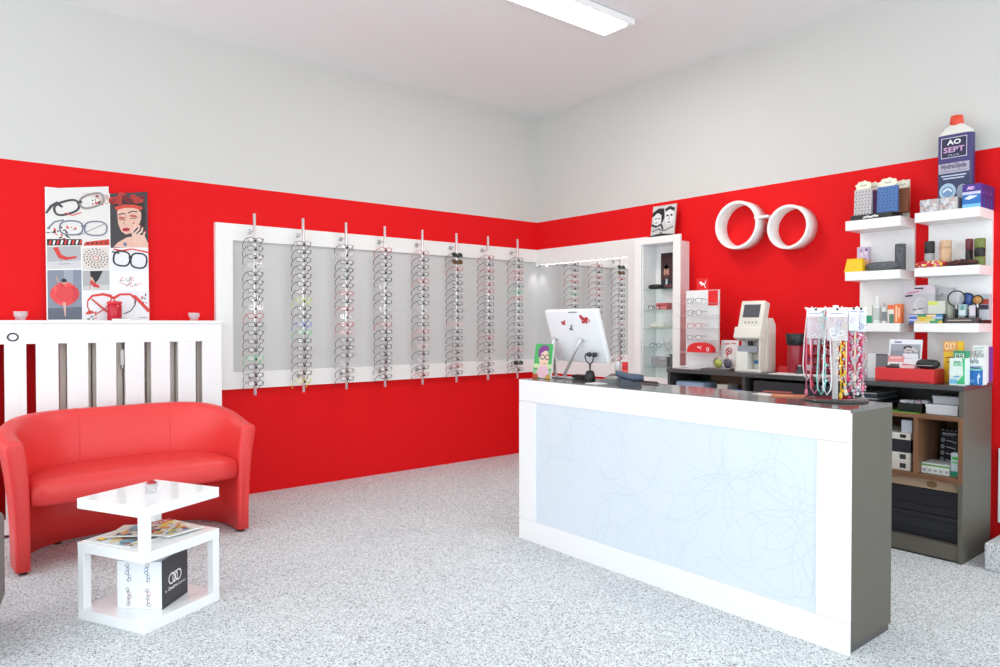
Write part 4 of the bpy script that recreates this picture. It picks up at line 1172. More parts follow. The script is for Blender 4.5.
# contents of the compartments
def plain_box(name, label, cat, x0, x1, y0, y1, z0, h, m_, group=None, lid=None, bev=.002, art=None):
    t_ = None
    xc, yc = (x0 + x1) / 2, (y0 + y1) / 2; w, d = abs(y1 - y0), abs(x1 - x0)
    if lid is None:
        mb_ = MB(); mb_.box(-d / 2, d / 2, -w / 2, w / 2, 0, h, m_, bev)
        if art: art(Art(mb_, (-d / 2, w / 2, 0), (0, -1, 0), (0, 0, 1)), w, h)
        o = mb_.build(name); o.location = (xc, yc, z0 + .0005); return tag(o, label, cat, group)
    t_ = thing(name, label, cat, (xc, yc, z0 + .0005), 0, group)
    mb_ = MB(); mb_.box(-d / 2 + .003, d / 2 - .003, -w / 2 + .003, w / 2 - .003, 0, h - .001, m_, bev)
    if art: art(Art(mb_, (-d / 2 + .003, w / 2, 0), (0, -1, 0), (0, 0, 1)), w, h)
    mb_.build('body', t_)
    mb_ = MB(); mb_.box(-d / 2, d / 2, -w / 2, w / 2, h * (1 - lid), h, m_, bev); mb_.build('lid', t_)
    return t_
bk = mat('black_box_card', (.018, .018, .022), .5)
def yx(px, py, x): return onx(px, py, x).y
# upper shelf of the right-hand bay
X_ = -.52
plain_box('lens_tray_box', 'white cardboard box at the right of the upper walnut compartment', 'box', X_, X_ + .30, yx(925, 415, X_), yx(958, 418, X_), ZSH, .060, col(214, 216, 220), None, .3)
plain_box('lens_tray_box', 'grey-white box stacked on the white box in the upper compartment', 'box', X_ + .03, X_ + .27, yx(930, 404, X_), yx(957.5, 404, X_), ZSH + .061, .048, col(188, 190, 196), None, .3)
t_ = thing('black_tray', 'open black plastic tray with small white packets in the upper compartment', 'tray', (X_ + .12, (yx(898, 410, X_) + yx(922, 413, X_)) / 2, ZSH + .0005))
w_ = abs(yx(898, 410, X_) - yx(922, 413, X_))
m = MB()
m.box(-.12, .12, -w_ / 2, w_ / 2, 0, .006, M_black); m.box(-.12, -.115, -w_ / 2, w_ / 2, 0, .055, M_black); m.box(.115, .12, -w_ / 2, w_ / 2, 0, .055, M_black)
m.box(-.115, .115, -w_ / 2, -w_ / 2 + .005, 0, .055, M_black); m.box(-.115, .115, w_ / 2 - .005, w_ / 2, 0, .055, M_black); m.build('body', t_)
rd = random.Random(3)
for k in range(4):
    m = MB(); m.box(-.03, .03, -.02, .02, 0, .05, [col(226, 226, 232), col(200, 200, 214), col(214, 190, 206), col(232, 232, 236)][k], .008)
    o = m.build('lens_packet', loc=(X_ + .05 + .025 * k, t_.location.y + .045 - .03 * k, ZSH + .008 + .012), rotz=rd.uniform(-.5, .5))
    tag(o, 'small pale lens packet in the open black tray, %s from the left' % ORD[k], 'packet', 'lens packets in the black tray')
m = MB(); m.box(-.13, .13, -.09, .09, 0, .0015, col(120, 206, 70)); tag(m.build('green_sheet', loc=(X_ + .09, yx(905, 414, X_), ZSH + .0002 - .0002)), 'bright green sheet under the black tray in the upper compartment', 'sheet')
# stacked dark trays with silver rims behind the reception counter corner
for k in range(3):
    t_ = thing('frame_tray', ['lowest of three dark trays with silver rims in the upper compartment', 'middle one of three dark trays with silver rims', 'topmost of three dark trays with silver rims'][k], 'tray', (X_ + .14, -3.715, ZSH + .0005 + k * .034 + .0), 0, 'silver-rimmed trays')
    m = MB(); m.box(-.15, .15, -.085, .085, 0, .028, mat('navy_tray', rgb(44, 52, 62), .4), .003); m.build('body', t_)
    m = MB(); m.box(-.153, .153, -.088, .088, .028, .033, M_silver, .001); m.build('rim', t_)
# left walnut compartment
yl_, yr_ = YW0 - .004, yd + .016
WX = -.545
def art_lab(A, w, h): A.rect(.76 * w, .25 * h, .9 * w, .8 * h, col(40, 40, 44))
y0_, y1_ = yx(892, 450, WX) + .15, yx(910.5, 450, WX)
plain_box('storage_box', 'white storage box at the bottom of the left walnut compartment', 'box', WX, WX + .3, y0_, y1_, ZLO, .054, col(206, 200, 190), 'boxes stacked in the walnut compartment', None, .002, art_lab)
plain_box('storage_box', 'white storage box second from the bottom in the left walnut compartment', 'box', WX, WX + .3, y0_, y1_ , ZLO + .055, .054, col(210, 206, 196), 'boxes stacked in the walnut compartment', None, .002, art_lab)
plain_box('storage_box', 'black storage box between white boxes in the left walnut compartment', 'box', WX, WX + .3, y0_, y1_, ZLO + .110, .078, bk, 'boxes stacked in the walnut compartment')
plain_box('storage_box', 'white storage box lying on the black box in the walnut compartment', 'box', WX, WX + .3, y0_, y1_, ZLO + .189, .040, col(212, 208, 200), 'boxes stacked in the walnut compartment', None, .002, art_lab)
plain_box('storage_box', 'pale blue-grey box on top of the stack in the left walnut compartment', 'box', WX + .02, WX + .2, yx(900, 425, WX), y1_, ZLO + .230, .078, col(196, 202, 212), 'boxes stacked in the walnut compartment')
# right walnut compartment
def art_poster(A, w, h):
    wh_ = col(206, 208, 214)
    for k in range(5): A.poly([((.05 + .19 * k) * w, .965 * h), ((.13 + .19 * k) * w, .965 * h), ((.17 + .19 * k) * w, .985 * h), ((.09 + .19 * k) * w, .985 * h)], wh_)
    A.rect(.10 * w, .87 * h, .70 * w, .90 * h, wh_); A.rect(.75 * w, .87 * h, .95 * w, .90 * h, col(150, 154, 160)); A.rect(.12 * w, .83 * h, .62 * w, .85 * h, col(150, 154, 160))
    for k in range(4):
        z = (.72 - .16 * k) * h; A.ell(.15 * w, z, .06 * w, .040 * h, col(80, 90, 112)); A.ring(.15 * w, z, .06 * w, .040 * h, .004, wh_, 0, 14); A.stroke([(.3 * w, z), (.72 * w, z - .01)], .006, wh_)
o = px_box('info_board', 'black information board with white round symbols leaning in the right walnut compartment', 'board', 938.5, 962, 430, -.30, .012, ZLO, mat('black_board', (.006, .007, .012), .35), art_poster)
o.rotation_euler = (0, math.radians(7), 0)
def art_green(A, w, h): (A.rect(0, 0, w, .22 * h, col(40, 160, 120)), A.rect(.1 * w, .72 * h, .9 * w, .84 * h, col(70, 190, 90)), A.rect(.1 * w, .56 * h, .7 * w, .64 * h, col(100, 196, 120)))
px_box('solution_box', 'small white and green solution box in the right walnut compartment', 'box', 951, 960.5, 453.5, -.50, .05, ZLO, col(206, 226, 232), art_green)
for k in range(5):
    plain_box('lens_box', '%s of the slim white and green lens boxes in the walnut compartment' % ['leftmost', 'second from the left', 'middle one', 'fourth from the left', 'rightmost'][k], 'box', -.52, -.36,
              yx(921.5 + 5.6 * k, 460, -.52), yx(926.8 + 5.6 * k, 460, -.52), ZLO, .062, col(222, 226, 224), 'slim white and green lens boxes', None, .001, lambda A, w, h: (A.rect(0, .72 * h, w, .9 * h, col(110, 160, 80)), A.rect(.2 * w, .2 * h, .8 * w, .45 * h, col(160, 164, 170))))
# lower space: cardboard and black crates
plain_box('cardboard_box', 'flat brown cardboard box on top of the black crates', 'box', -.53, -.12, YW0 - .01, YW1 + .012, .402, .058, M_card, None, None, .002, lambda A, w, h: A.ell(.78 * w, .5 * h, .03, .020, col(120, 92, 60), 0, 14))
def crate(z0, h, label):
    t_ = thing('storage_crate', label, 'crate', (-.315, (YW0 + YW1) / 2, z0), 0, 'black crates under the walnut shelf')
    hw = (YW0 - YW1) / 2 - .008
    cm = mat('blue_black_plastic', (.014, .015, .021), .45)
    m = MB(); m.box(-.20, .20, -hw + .004, hw - .004, 0, h - .030, cm, .004); m.build('body', t_)
    m = MB(); m.box(-.206, .206, -hw, hw, h - .030, h - .001, cm, .004); m.build('lid', t_)
    m = MB(); m.box(-.207, -.200, -hw + .02, hw - .02, .045, .052, mat('blue_black_plastic'), .001); m.build('rib', t_)
crate(.1006, .148, 'lower of the two black storage crates at the bottom of the back counter')
crate(.2492, .148, 'upper black storage crate under the brown cardboard')
# small things in the left bay
plain_box('white_card_box', 'small white box in the left open bay of the back counter', 'box', -.50, -.36, yx(717, 381, -.5), yx(727.5, 382, -.5), .8182, .115, col(220, 214, 206))
m = MB(); m.box(-.08, .08, -.05, .05, 0, .085, col(70, 104, 190), .012); tag(m.build('blue_pouch', loc=(-.46, yx(737, 387, -.54), .8185)), 'blue pouch in the left open bay beside the divider', 'pouch')
m = MB(); m.box(-.10, .10, -.13, .13, 0, .118, col(150, 170, 196), .015); tag(m.build('folded_cloth', loc=(-.44, yx(692, 383, -.5), .8185)), 'folded pale blue cloth in the left open bay', 'cloth')

# ------------------------------------------------------------------ things on the back counter, right end
def art_greybox(A, w, h): A.rect(.42 * w, 0, w, h, col(126, 128, 134)); A.rect(.46 * w, .955 * h, w, h, col(60, 60, 66))
px_box('cardboard_sleeve', 'white and grey upright box behind the necklace stand', 'box', 867.5, 887.5, 354, -.34, .16, ZCT, col(226, 228, 230), art_greybox)
rt = onx(933, 384.5, -.565)
rl = onx(875, 378.5, -.565)
t_ = thing('red_display_plinth', 'flat red display box under the photo card on the back counter', 'display box', (-.475, (rl.y + rt.y) / 2, ZCT + .0005))
w_ = rl.y - rt.y
m = MB(); m.box(-.09, .09, -w_ / 2, w_ / 2, 0, .085, col(214, 42, 46, .4), .002); m.build('body', t_)
m = MB(); m.box(-.0925, -.0895, -w_ / 2 + .01, w_ / 2 - .01, .006, .012, col(120, 24, 30)); m.build('front_slot', t_)
PZ = ZCT + .086
def art_runner(A, w, h):
    A.rect(0, 0, w, h, col(232, 232, 238)); A.k = 2; A.rect(.05 * w, .32 * h, .97 * w, .83 * h, col(140, 142, 152)); A.rect(.05 * w, .60 * h, .97 * w, .83 * h, col(160, 162, 172)); A.k = 3
    A.stroke([(.16 * w, .90 * h), (.38 * w, .90 * h)], .010, col(120, 120, 160))
    A.poly([(.44 * w, .34 * h), (.46 * w, .50 * h), (.9 * w, .50 * h), (.92 * w, .32 * h)], col(226, 228, 234)); A.poly([(.70 * w, .70 * h), (.76 * w, .72 * h), (.90 * w, .58 * h), (.86 * w, .54 * h), (.74 * w, .62 * h)], col(206, 196, 196))
    A.ell(.60 * w, .60 * h, .12 * w, .12 * h, col(206, 192, 190)); A.k = 4; A.stroke([(.48 * w, .64 * h), (.50 * w, .71 * h), (.60 * w, .735 * h), (.70 * w, .70 * h)], .018, col(50, 46, 52)); A.rect(.52 * w, .60 * h, .70 * w, .635 * h, col(60, 56, 66)); A.ell(.60 * w, .535 * h, .07 * w, .035 * h, col(110, 92, 96)); A.ell(.60 * w, .55 * h, .05 * w, .012 * h, col(236, 232, 232))
    A.k = 5; A.rect(0, .18 * h, .5 * w, .40 * h, col(226, 150, 150)); A.stroke([(.06 * w, .33 * h), (.40 * w, .34 * h)], .008, col(240, 206, 206)); A.rect(0, 0, .9 * w, .18 * h, col(236, 234, 238)); A.k = 6
    A.stroke([(.06 * w, .08 * h), (.36 * w, .09 * h)], .010, col(80, 80, 92)); A.stroke([(.45 * w, .10 * h), (.85 * w, .06 * h)], .012, col(214, 110, 120)); A.rect(.42 * w, 0, .92 * w, .05 * h, col(226, 110, 116))
o = px_box('photo_card', 'photo display card with a man shading his eyes, standing on the red box', 'card', 888, 920.5, 339.5, -.46, .012, PZ, col(232, 232, 238), art_runner)
o.rotation_euler = (0, math.radians(9), 0)
soft_case('spectacle_case', 'black spectacle case lying on the red display box', 'spectacle case', yx(915, 366, -.53), yx(938, 366, -.53), -.54, .07, PZ, .058, M_black, lambda A, w, h: A.rect(.15 * w, .02, .8 * w, .022, col(226, 226, 230)))
plain_box('spectacle_frame_tray', 'small dark tray in front of the photo card', 'tray', -.555, -.50, yx(886, 371, -.55), yx(899, 371, -.55), PZ, .014, M_dark, None, None, .003)
plain_box('leaflet_pack', 'pack of white leaflets with red print on the red display box', 'leaflets', -.555, -.50, yx(899.5, 371, -.55), yx(914, 371, -.55), PZ, .016, col(226, 190, 194))
def art_yellow(A, w, h):
    A.rect(0, .74 * h, w, h, col(226, 160, 70)); A.k = 2; A.text('OXY', .46 * w, .80 * h, .045, col(250, 226, 190), .78 * w, .02); A.stroke([(.12 * w, .60 * h), (.8 * w, .62 * h)], .008, col(150, 110, 40)); A.stroke([(.2 * w, .50 * h), (.8 * w, .52 * h)], .008, col(150, 110, 40)); A.rect(.0, 0, .55 * w, .3 * h, col(236, 180, 30)); A.ell(.5 * w, .24 * h, .22 * w, .06 * h, col(246, 214, 120))
px_box('solution_box', 'tall yellow and orange lens solution box at the right of the red display box', 'box', 943.5, 958.5, 341.5, -.36, .10, ZCT, col(244, 200, 50), art_yellow)
def art_gbox(A, w, h):
    A.rect(0, .62 * h, w, h, col(40, 150, 110)); A.k = 2; A.rect(.12 * w, .70 * h, .86 * w, .92 * h, col(226, 240, 232)); A.text('FREE', .49 * w, .755 * h, .028, col(20, 110, 84), .6 * w, .03)
px_box('solution_box', 'green lens solution box standing behind the white and green one', 'box', 953.5, 966, 351, -.40, .07, ZCT, col(60, 170, 120), art_gbox)
def art_wgreen(A, w, h):
    A.rect(0, 0, w, .16 * h, col(40, 176, 120)); A.k = 2; A.poly([(w, .10 * h), (w, h), (.82 * w, h), (.90 * w, .4 * h), (.5 * w, .12 * h)], col(70, 196, 130)); A.rect(.26 * w, .72 * h, .78 * w, .88 * h, col(90, 196, 140)); A.k = 3; A.rect(.30 * w, .745 * h, .74 * w, .86 * h, col(190, 232, 206)); A.text('FREE', .52 * w, .765 * h, .022, col(20, 120, 84), .38 * w); A.poly([(.15 * w, .30 * h), (.5 * w, .36 * h), (.75 * w, .34 * h), (.5 * w, .28 * h)], col(110, 180, 220)); A.rect(0, .05 * h, .5 * w, .22 * h, col(120, 196, 226)); A.rect(0, 0, w, .05 * h, col(226, 240, 234))
px_box('solution_box', 'white and bright green lens solution box at the front of the counter end', 'box', 949.5, 965, 358.5, -.53, .085, ZCT, col(226, 240, 234), art_wgreen)
def art_blue(A, w, h):
    A.rect(0, 0, w, .60 * h, col(34, 112, 190)); A.k = 2; A.ell(.5 * w, .60 * h, .5 * w, .07 * h, col(140, 206, 176)); A.ell(.5 * w, .64 * h, .40 * w, .05 * h, col(40, 90, 150)); A.rect(0, .66 * h, w, .70 * h, col(226, 232, 238)); A.k = 3; A.rect(0, .68 * h, w, h, col(230, 234, 238)); A.text('ReNu', .40 * w, .80 * h, .030, col(70, 70, 80), .6 * w, .02)
    A.poly([(.66 * w, .05 * h), (.74 * w, .05 * h), (.73 * w, .26 * h), (.84 * w, .30 * h), (.74 * w, .46 * h), (.62 * w, .30 * h)], col(206, 224, 240)); A.rect(.08 * w, .08 * h, .45 * w, .20 * h, col(90, 150, 206))
px_box('solution_box', 'white and blue lens solution box with a bottle picture at the counter end', 'box', 968.5, 983, 358, -.43, .07, ZCT, col(230, 234, 238), art_blue)
def art_ren(A, w, h): A.text('ReNu', .5 * w, .70 * h, .034, col(100, 100, 112), .7 * w); A.stroke([(.1 * w, .92 * h), (.9 * w, .94 * h)], .005, col(150, 170, 180)); A.stroke([(.1 * w, .85 * h), (.8 * w, .86 * h)], .005, col(150, 170, 180))
px_box('solution_box', 'tall white lens solution box behind the white and blue one', 'box', 972.5, 985.5, 345.5, -.28, .06, ZCT, col(226, 232, 230), art_ren)
px_box('solution_box', 'purple and white lens solution box nearest the wall at the counter end', 'box', 984.6, 988.2, 347, -.20, .09, ZCT, col(120, 70, 160), lambda A, w, h: A.rect(0, .6 * h, w, h, col(200, 186, 210)))

# ------------------------------------------------------------------ things on the back counter, left part
# counter display stand with a leaping cat sign
CAT = [(0, .62), (.10, .80), (.16, .78), (.24, .86), (.34, .74), (.50, .66), (.66, .50), (.74, .52), (.80, .72), (.90, .90), (1.0, .94), (.98, .84), (.90, .74), (.86, .56), (.80, .40), (.80, .24), (.88, .10), (.96, .02), (.86, .0), (.76, .08), (.70, .26), (.62, .36), (.52, .42), (.44, .36), (.34, .30), (.22, .34), (.22, .42), (.32, .46), (.26, .54), (.12, .52)]
def cat(A, x, y, w, h, m_): A.poly([(x + w * p[0], y + h * p[1]) for p in CAT], m_)
XD = -.36
d0, d1, d2 = yx(686, 330, XD + .05), yx(708, 330, XD + .05), yx(719, 330, XD + .05)
zt = onx(697, 290.5, XD + .05).z
ds = thing('counter_display', 'white counter display with clear shelves and a red leaping cat sign', 'display stand', (XD, (d0 + d2) / 2, ZCT + .0005))
yo = (d0 + d2) / 2; red_p = col(226, 36, 40, .35)
m = MB(); m.box(.05, .062, d2 - yo, d0 - yo, 0, zt - ZCT, col(236, 236, 236, .3), .001)
A = Art(m, (.05, d1 - yo, 0), (0, -1, 0), (0, 0, 1)); A.rect(.0, (zt - ZCT) * .80, (d1 - d2) * .98, (zt - ZCT) * .995, red_p); A.rect((d1 - d2) * .9, 0, (d1 - d2), (zt - ZCT), col(226, 222, 222))
m.build('back_board', ds)
m = MB(); m.box(-.10, .07, d2 - yo, d0 - yo, 0, .012, col(232, 232, 232, .3), .002); m.build('base', ds)
for f in (.83, .675, .51, .36, .205):
    m = MB(); m.box(-.085, .049, d2 - yo - .012, d0 - yo - .002, (zt - ZCT) * f - .004, (zt - ZCT) * f, M_acrylic); m.build('clear_shelf', ds)
s0, s1 = yx(696.5, 285, XD + .05) - yo, yx(707.5, 285, XD + .05) - yo
m = MB(); m.box(.052, .060, s1, s0, zt - ZCT - .01, onx(700, 278.5, XD + .05).z - ZCT, red_p, .001)
A = Art(m, (.052, s0, zt - ZCT), (0, -1, 0), (0, 0, 1)); cat(A, .025, .018, .068, .065, col(250, 240, 240)); m.build('cat_sign', ds)
for k, (f, cn) in enumerate(((.83, 'dark grey'), (.675, 'black'), (.51, 'red'), (.36, 'brown'))):
    g = spectacle_copy(cn, 'clear', k % 2); g.location = (XD - .045, (d0 + d1) / 2 - .045, ZCT + .0005 + (zt - ZCT) * f + .0225 + .004); g.rotation_euler = (0, 0, -PI / 2 + .25)
    tag(g, ['grey spectacles on the top clear shelf of the cat sign display', 'black spectacles on the second clear shelf of the cat sign display', 'red-rimmed spectacles on the third clear shelf of the cat sign display', 'brown spectacles on the clear shelf above the red case'][k], 'spectacles')
def art_cat(A, w, h): cat(A, .40 * w, .34 * h, .028, .030, col(250, 236, 236)); A.ell(.80 * w, .42 * h, .016, .016, col(246, 226, 226))
t_ = thing('spectacle_case', 'bright red half-round case with a white cat emblem in the counter display', 'spectacle case', (XD - .055, (yx(687, 350, -.44) + yx(712, 350, -.44)) / 2, ZCT + .001 + (zt - ZCT) * .205))
ww = abs(yx(687, 350, -.44) - yx(712, 350, -.44))
poly = [(-ww / 2, 0), (ww / 2, 0)] + [(ww / 2 * math.cos(a) , .006 + .074 * math.sin(a) ** .8) for a in [PI * i / 16 for i in range(17)]]
m = MB(); m.prism(poly[2:] + [(-ww / 2, 0), (ww / 2, 0)], -.026, .026, red_p, Matrix.Rotation(-PI / 2, 4, 'Z') @ Matrix.Rotation(PI / 2, 4, 'X'), True)
A = Art(m, (-.027, ww / 2, 0), (0, -1, 0), (0, 0, 1), .0006); A.k = 2; cat(A, .42 * ww, .022, .042, .034, col(250, 240, 240)); A.ell(.84 * ww, .026, .014, .016, col(246, 226, 226)); A.ell(.84 * ww, .026, .007, .008, red_p)
m.build('zip_case', t_)

# leaflet with a red figure and the sunglasses beside it
def art_leaf(A, w, h):
    A.rect(0, 0, w, h, col(236, 234, 232)); A.k = 2; A.stroke([(.2 * w, .86 * h), (.5 * w, .88 * h)], .010, col(206, 80, 80)); A.stroke([(.6 * w, .9 * h), (.85 * w, .88 * h)], .008, col(206, 80, 80))
    A.stroke([(.40 * w, .42 * h), (.48 * w, .62 * h), (.36 * w, .70 * h)], .012, col(206, 60, 66)); A.ring(.5 * w, .62 * h, .16 * w, .10 * h, .010, col(190, 60, 70), .4, 16); A.stroke([(.5 * w, .66 * h), (.66 * w, .54 * h)], .008, col(120, 50, 60))
o = px_box('leaflet', 'white leaflet with a red drawing standing beside the measuring instrument', 'leaflet', 718.5, 736, 340, -.30, .006, ZCT, col(236, 234, 232), art_leaf); o.rotation_euler = (0, math.radians(10), 0)
def ring_thing(px, py, label, c_):
    c = onx(px, py, -.44); r_ = .044
    t_ = thing('steel_keyring', label, 'sample ring', (-.44, c.y, ZCT + .0005))
    m = MB(); m.tube([(0.0, r_ * math.cos(a), r_ + .006 + r_ * math.sin(a)) for a in [2 * PI * i / 22 for i in range(22)]], .0065, M_steel, 6, True); m.build('metal_ring', t_)
    m = MB(); m.lathe([(.002, -.003), (r_ * .8, -.003), (r_ * .8, .003), (.002, .003)], c_, 18, T(0.0, 0, r_ + .006) @ Matrix.Rotation(PI / 2, 4, 'Y')); m.build('tinted_disc', t_)
ring_thing(718, 367, 'round lens sample with a steel rim and yellow-green tint below the white leaflet', col(176, 186, 90, .2))
ring_thing(728, 364.5, 'round lens sample with a steel rim and dark tint below the white leaflet', col(90, 86, 100, .2))
def counter_sheet(name, label, cat_, x, y, w, d, mm, rot=0, h=.006, art=None):
    mb_ = MB(); mb_.box(-d / 2, d / 2, -w / 2, w / 2, 0, h, mm, .001)
    if art: art(Art(mb_, (-d / 2, w / 2, h), (0, -1, 0), (1, 0, 0)), w, d)
    o = mb_.build(name, loc=(x, y, ZCT + .0006)); o.rotation_euler = (0, 0, rot)
    return tag(o, label, cat_)
def art_mag(A, w, d): (A.rect(.1 * w, .1 * d, .5 * w, .8 * d, col(120, 90, 90)), A.rect(.55 * w, .3 * d, .9 * w, .7 * d, col(190, 190, 186)))
counter_sheet('brochure', 'dark folded brochure in front of the leaflet on the back counter', 'brochure', -.50, -2.62, .22, .14, col(86, 82, 84), .2, .016, art_mag)
counter_sheet('brochure', 'pale brochure at the foot of the counter display', 'brochure', -.52, -2.36, .20, .08, col(220, 214, 214), -.1, .010, art_mag)
counter_sheet('paper_sheet', 'white paper sheets lying right of the measuring instrument', 'paper', -.48, -3.22, .30, .16, col(232, 230, 226), .05, .006)
counter_sheet('paper_sheet', 'long white sheet behind the necklace stand on the back counter', 'paper', -.46, -3.50, .22, .15, col(226, 222, 216), -.05, .008)
px_box('red_pack', 'small red packet beside the dark red canister', 'packet', 778, 789, 366.5, -.36, .06, ZCT, col(206, 40, 50), None)

# automatic lensmeter
XI = -.50
i0, i1 = yx(735.5, 340, XI), yx(760.5, 340, XI)
li = thing('lensmeter', 'ivory desktop lens measuring instrument with a tilted grey screen', 'instrument', (XI + .12, (i0 + i1) / 2, ZCT + .0005))
iv = col(226, 222, 212, .4); wI = i0 - i1; zI = lambda py: onx(750, py, XI).z - ZCT
m = MB(); m.box(-.125, .08, -wI / 2 - .004, wI / 2 + .006, 0, .022, iv, .006); m.build('base', li)
prof = [(.0, .02), (.11, .02), (.11, zI(322) - .02), (.07, zI(318)), (.0, zI(318))]
m = MB(); m.prism([(x - .03, z) for x, z in prof], -wI / 2 - .005, wI / 2 + .004, iv, Matrix.Rotation(PI / 2, 4, 'X')); m.build('body', li)
m = MB(); m.box(-.118, -.028, -wI / 2 + .004, -wI / 2 + .018, .02, zI(334), iv, .003); m.build('side_cheek', li)
tl = math.radians(16)
Mh = T(-.075, 0, zI(336)) @ Matrix.Rotation(tl, 4, 'Y')
hh = (zI(302) - zI(336)) / math.cos(tl)
m = MB(); m.box(-.045, .03, -wI / 2 + .005, wI / 2 - .004, .03, hh, iv, .010, Mh, 3)
m.box(-.060, .03, -wI / 2 - .002, wI / 2 + .010, -.035, .055, iv, .010, Mh, 3); m.build('head', li)
m = MB(); m.box(-.0475, -.044, -wI / 2 + .035, wI / 2 - .035, .42 * hh + .02, .88 * hh, col(84, 84, 90, .15), .001, Mh); m.build('screen', li)
for k in range(4):
    m = MB(); m.box(-.0475, -.044, -wI / 2 + .045 + k * (wI - .10) / 3.6, -wI / 2 + .058 + k * (wI - .10) / 3.6, .27 * hh + .012, .33 * hh + .012, M_grey, .001, Mh); m.build('button', li)
m = MB(); m.box(-.11, -.02, -wI / 2 + .03, wI / 2 - .01, zI(353), zI(346), col(150, 156, 166, .35), .004); m.build('frame_table', li)
m = MB(); m.cyl((-.07, .01, 0), .018, zI(346), zI(338), M_dark, 16); m.box(-.10, -.03, -.045, .055, zI(341), zI(338), M_grey, .003); m.build('lens_clamp', li)
m = MB(); m.box(-.120, -.04, .005, wI / 2 - .004, .02, zI(352), col(238, 236, 230, .4), .005); m.build('nose_block', li)
m = MB(); m.box(-.032, -.0295, -wI / 2 + .02, .0, .06, .085, col(70, 140, 190)); m.build('blue_badge', li)

# dark red canister with black lid
c = onx(795, 372, -.36)
t_ = thing('canister', 'dark red canister with a wide black lid on the back counter', 'canister', (-.36, c.y, ZCT + .0005))
zc_ = onx(795, 333.5, -.36).z - ZCT
m = MB(); m.lathe([(.050, 0), (.052, .004), (.052, zc_ * .68), (.050, zc_ * .70)], col(150, 30, 44, .3), 26); m.build('body', t_)
m = MB(); m.lathe([(.050, zc_ * .70), (.060, zc_ * .76), (.066, zc_ * .98), (.062, zc_)], M_black, 26); m.build('lid', t_)
t_ = thing('cone_weight', 'small dark cone beside the red canister', 'weight', (-.42, yx(799.5, 372, -.42), ZCT + .0005))
m = MB(); m.lathe([(.030, 0), (.030, .008), (.012, .045), (.010, .055)], M_dark, 18); m.build('cone', t_)
m = MB(); m.cyl((0, 0, .055), .012, 0, .012, M_grey, 14); m.build('tip', t_)
# red acrylic pen display behind the necklace stand
XR_ = -.30
r0, r1 = yx(808.5, 350, XR_), yx(840, 350, XR_)
rr_ = thing('tiered_display', 'tiered red and clear display full of small packs behind the necklace stand', 'display stand', (XR_, (r0 + r1) / 2, ZCT + .0005))
wr = r0 - r1
m = MB(); m.box(.05, .06, -wr / 2, wr / 2, 0, .34, col(206, 30, 44, .3), .001); m.build('back_board', rr_)
for k in range(5):
    m = MB(); m.box(-.06, .05, -wr / 2, wr / 2, .02 + .062 * k, .025 + .062 * k, M_redac); m.build('shelf', rr_)
rd = random.Random(14)
for k in range(5):
    for j in range(4):
        m = MB(); hh_ = rd.uniform(.03, .048); ww_ = wr / 4.6
        m.box(-.018, .018, -ww_ / 2, ww_ / 2, 0, hh_, rd.choice([col(190, 40, 56), col(206, 170, 170), col(120, 40, 60), col(196, 190, 196), col(150, 30, 44)]), .003)
        o = m.build('lens_pack', loc=(XR_ - .03, r1 + wr * (j + .5) / 4, ZCT + .026 + .062 * k))
        tag(o, 'small pack on the %s tier of the red display, %s from its left end' % (['lowest', 'second', 'third', 'fourth', 'top'][k], ORD[3 - j]), 'pack', 'packs in the red tiered display')

# ================================================================== RECEPTION COUNTER
XF, XB, CL, CR = -2.215, -1.80, -2.280, -4.403
rcn = thing('reception_counter', 'long white reception counter with a pale swirl-patterned front panel', 'counter', ((XF + XB) / 2, (CL + CR) / 2, 0))
def qx(x): return x - (XF + XB) / 2
def qy(y): return y - (CL + CR) / 2
m = MB(); m.box(qx(XF) + .004, qx(XB), qy(CR), qy(CL), 1.020, ZCT, M_counter_top, .0015); m.build('worktop', rcn)
m = MB(); m.box(qx(XF), qx(XF) + .022, qy(CR), qy(CL), .897, 1.0335, M_lacquer, .0015); m.build('top_rail', rcn)
m = MB(); m.box(qx(XF), qx(XF) + .022, qy(CR), qy(CL), .0, .133, M_lacquer, .0015); m.build('bottom_rail', rcn)
m = MB(); m.box(qx(XF), qx(XF) + .022, qy(-2.43), qy(CL), .1345, .8955, M_lacquer, .001); m.build('side_stile', rcn)
m = MB(); m.box(qx(XF), qx(XF) + .022, qy(CR), qy(-4.262), .1345, .8955, M_lacquer, .001); m.build('side_stile', rcn)
m = MB(); m.box(qx(XF) + .010, qx(XF) + .0215, qy(-4.2625), qy(-2.4295), .1335, .8965, M_swirl)
loops(Art(m, (qx(XF) + .010, qy(-2.4305), .136), (0, -1, 0), (0, 0, 1)), 1.83, .757, M_swirl_line, 8, 46, .0026); m.build('swirl_panel', rcn)
m = MB(); m.box(qx(XF) + .0225, qx(XB), qy(CR), qy(CR) + .025, .03, 1.0195, M_anth, .001); m.build('end_panel', rcn)
m = MB(); m.box(qx(XF) + .0225, qx(XB), qy(CL) - .025, qy(CL), .03, 1.0195, M_anth, .001); m.build('end_panel', rcn)
m = MB(); m.box(qx(XF) + .0225, qx(XB) - .02, qy(CR) + .026, qy(CL) - .026, .045, .065, M_anth); m.build('inner_floor', rcn)
m = MB(); m.box(qx(XF) + .0225, qx(XB) - .02, qy(CR) + .026, qy(CL) - .026, .52, .54, M_anth); m.build('inner_shelf', rcn)
m = MB(); m.box(qx(XF) + .0225, qx(XB) - .008, qy(CR) + .006, qy(CL) - .006, 0, .030, M_anth_d); m.build('plinth', rcn)

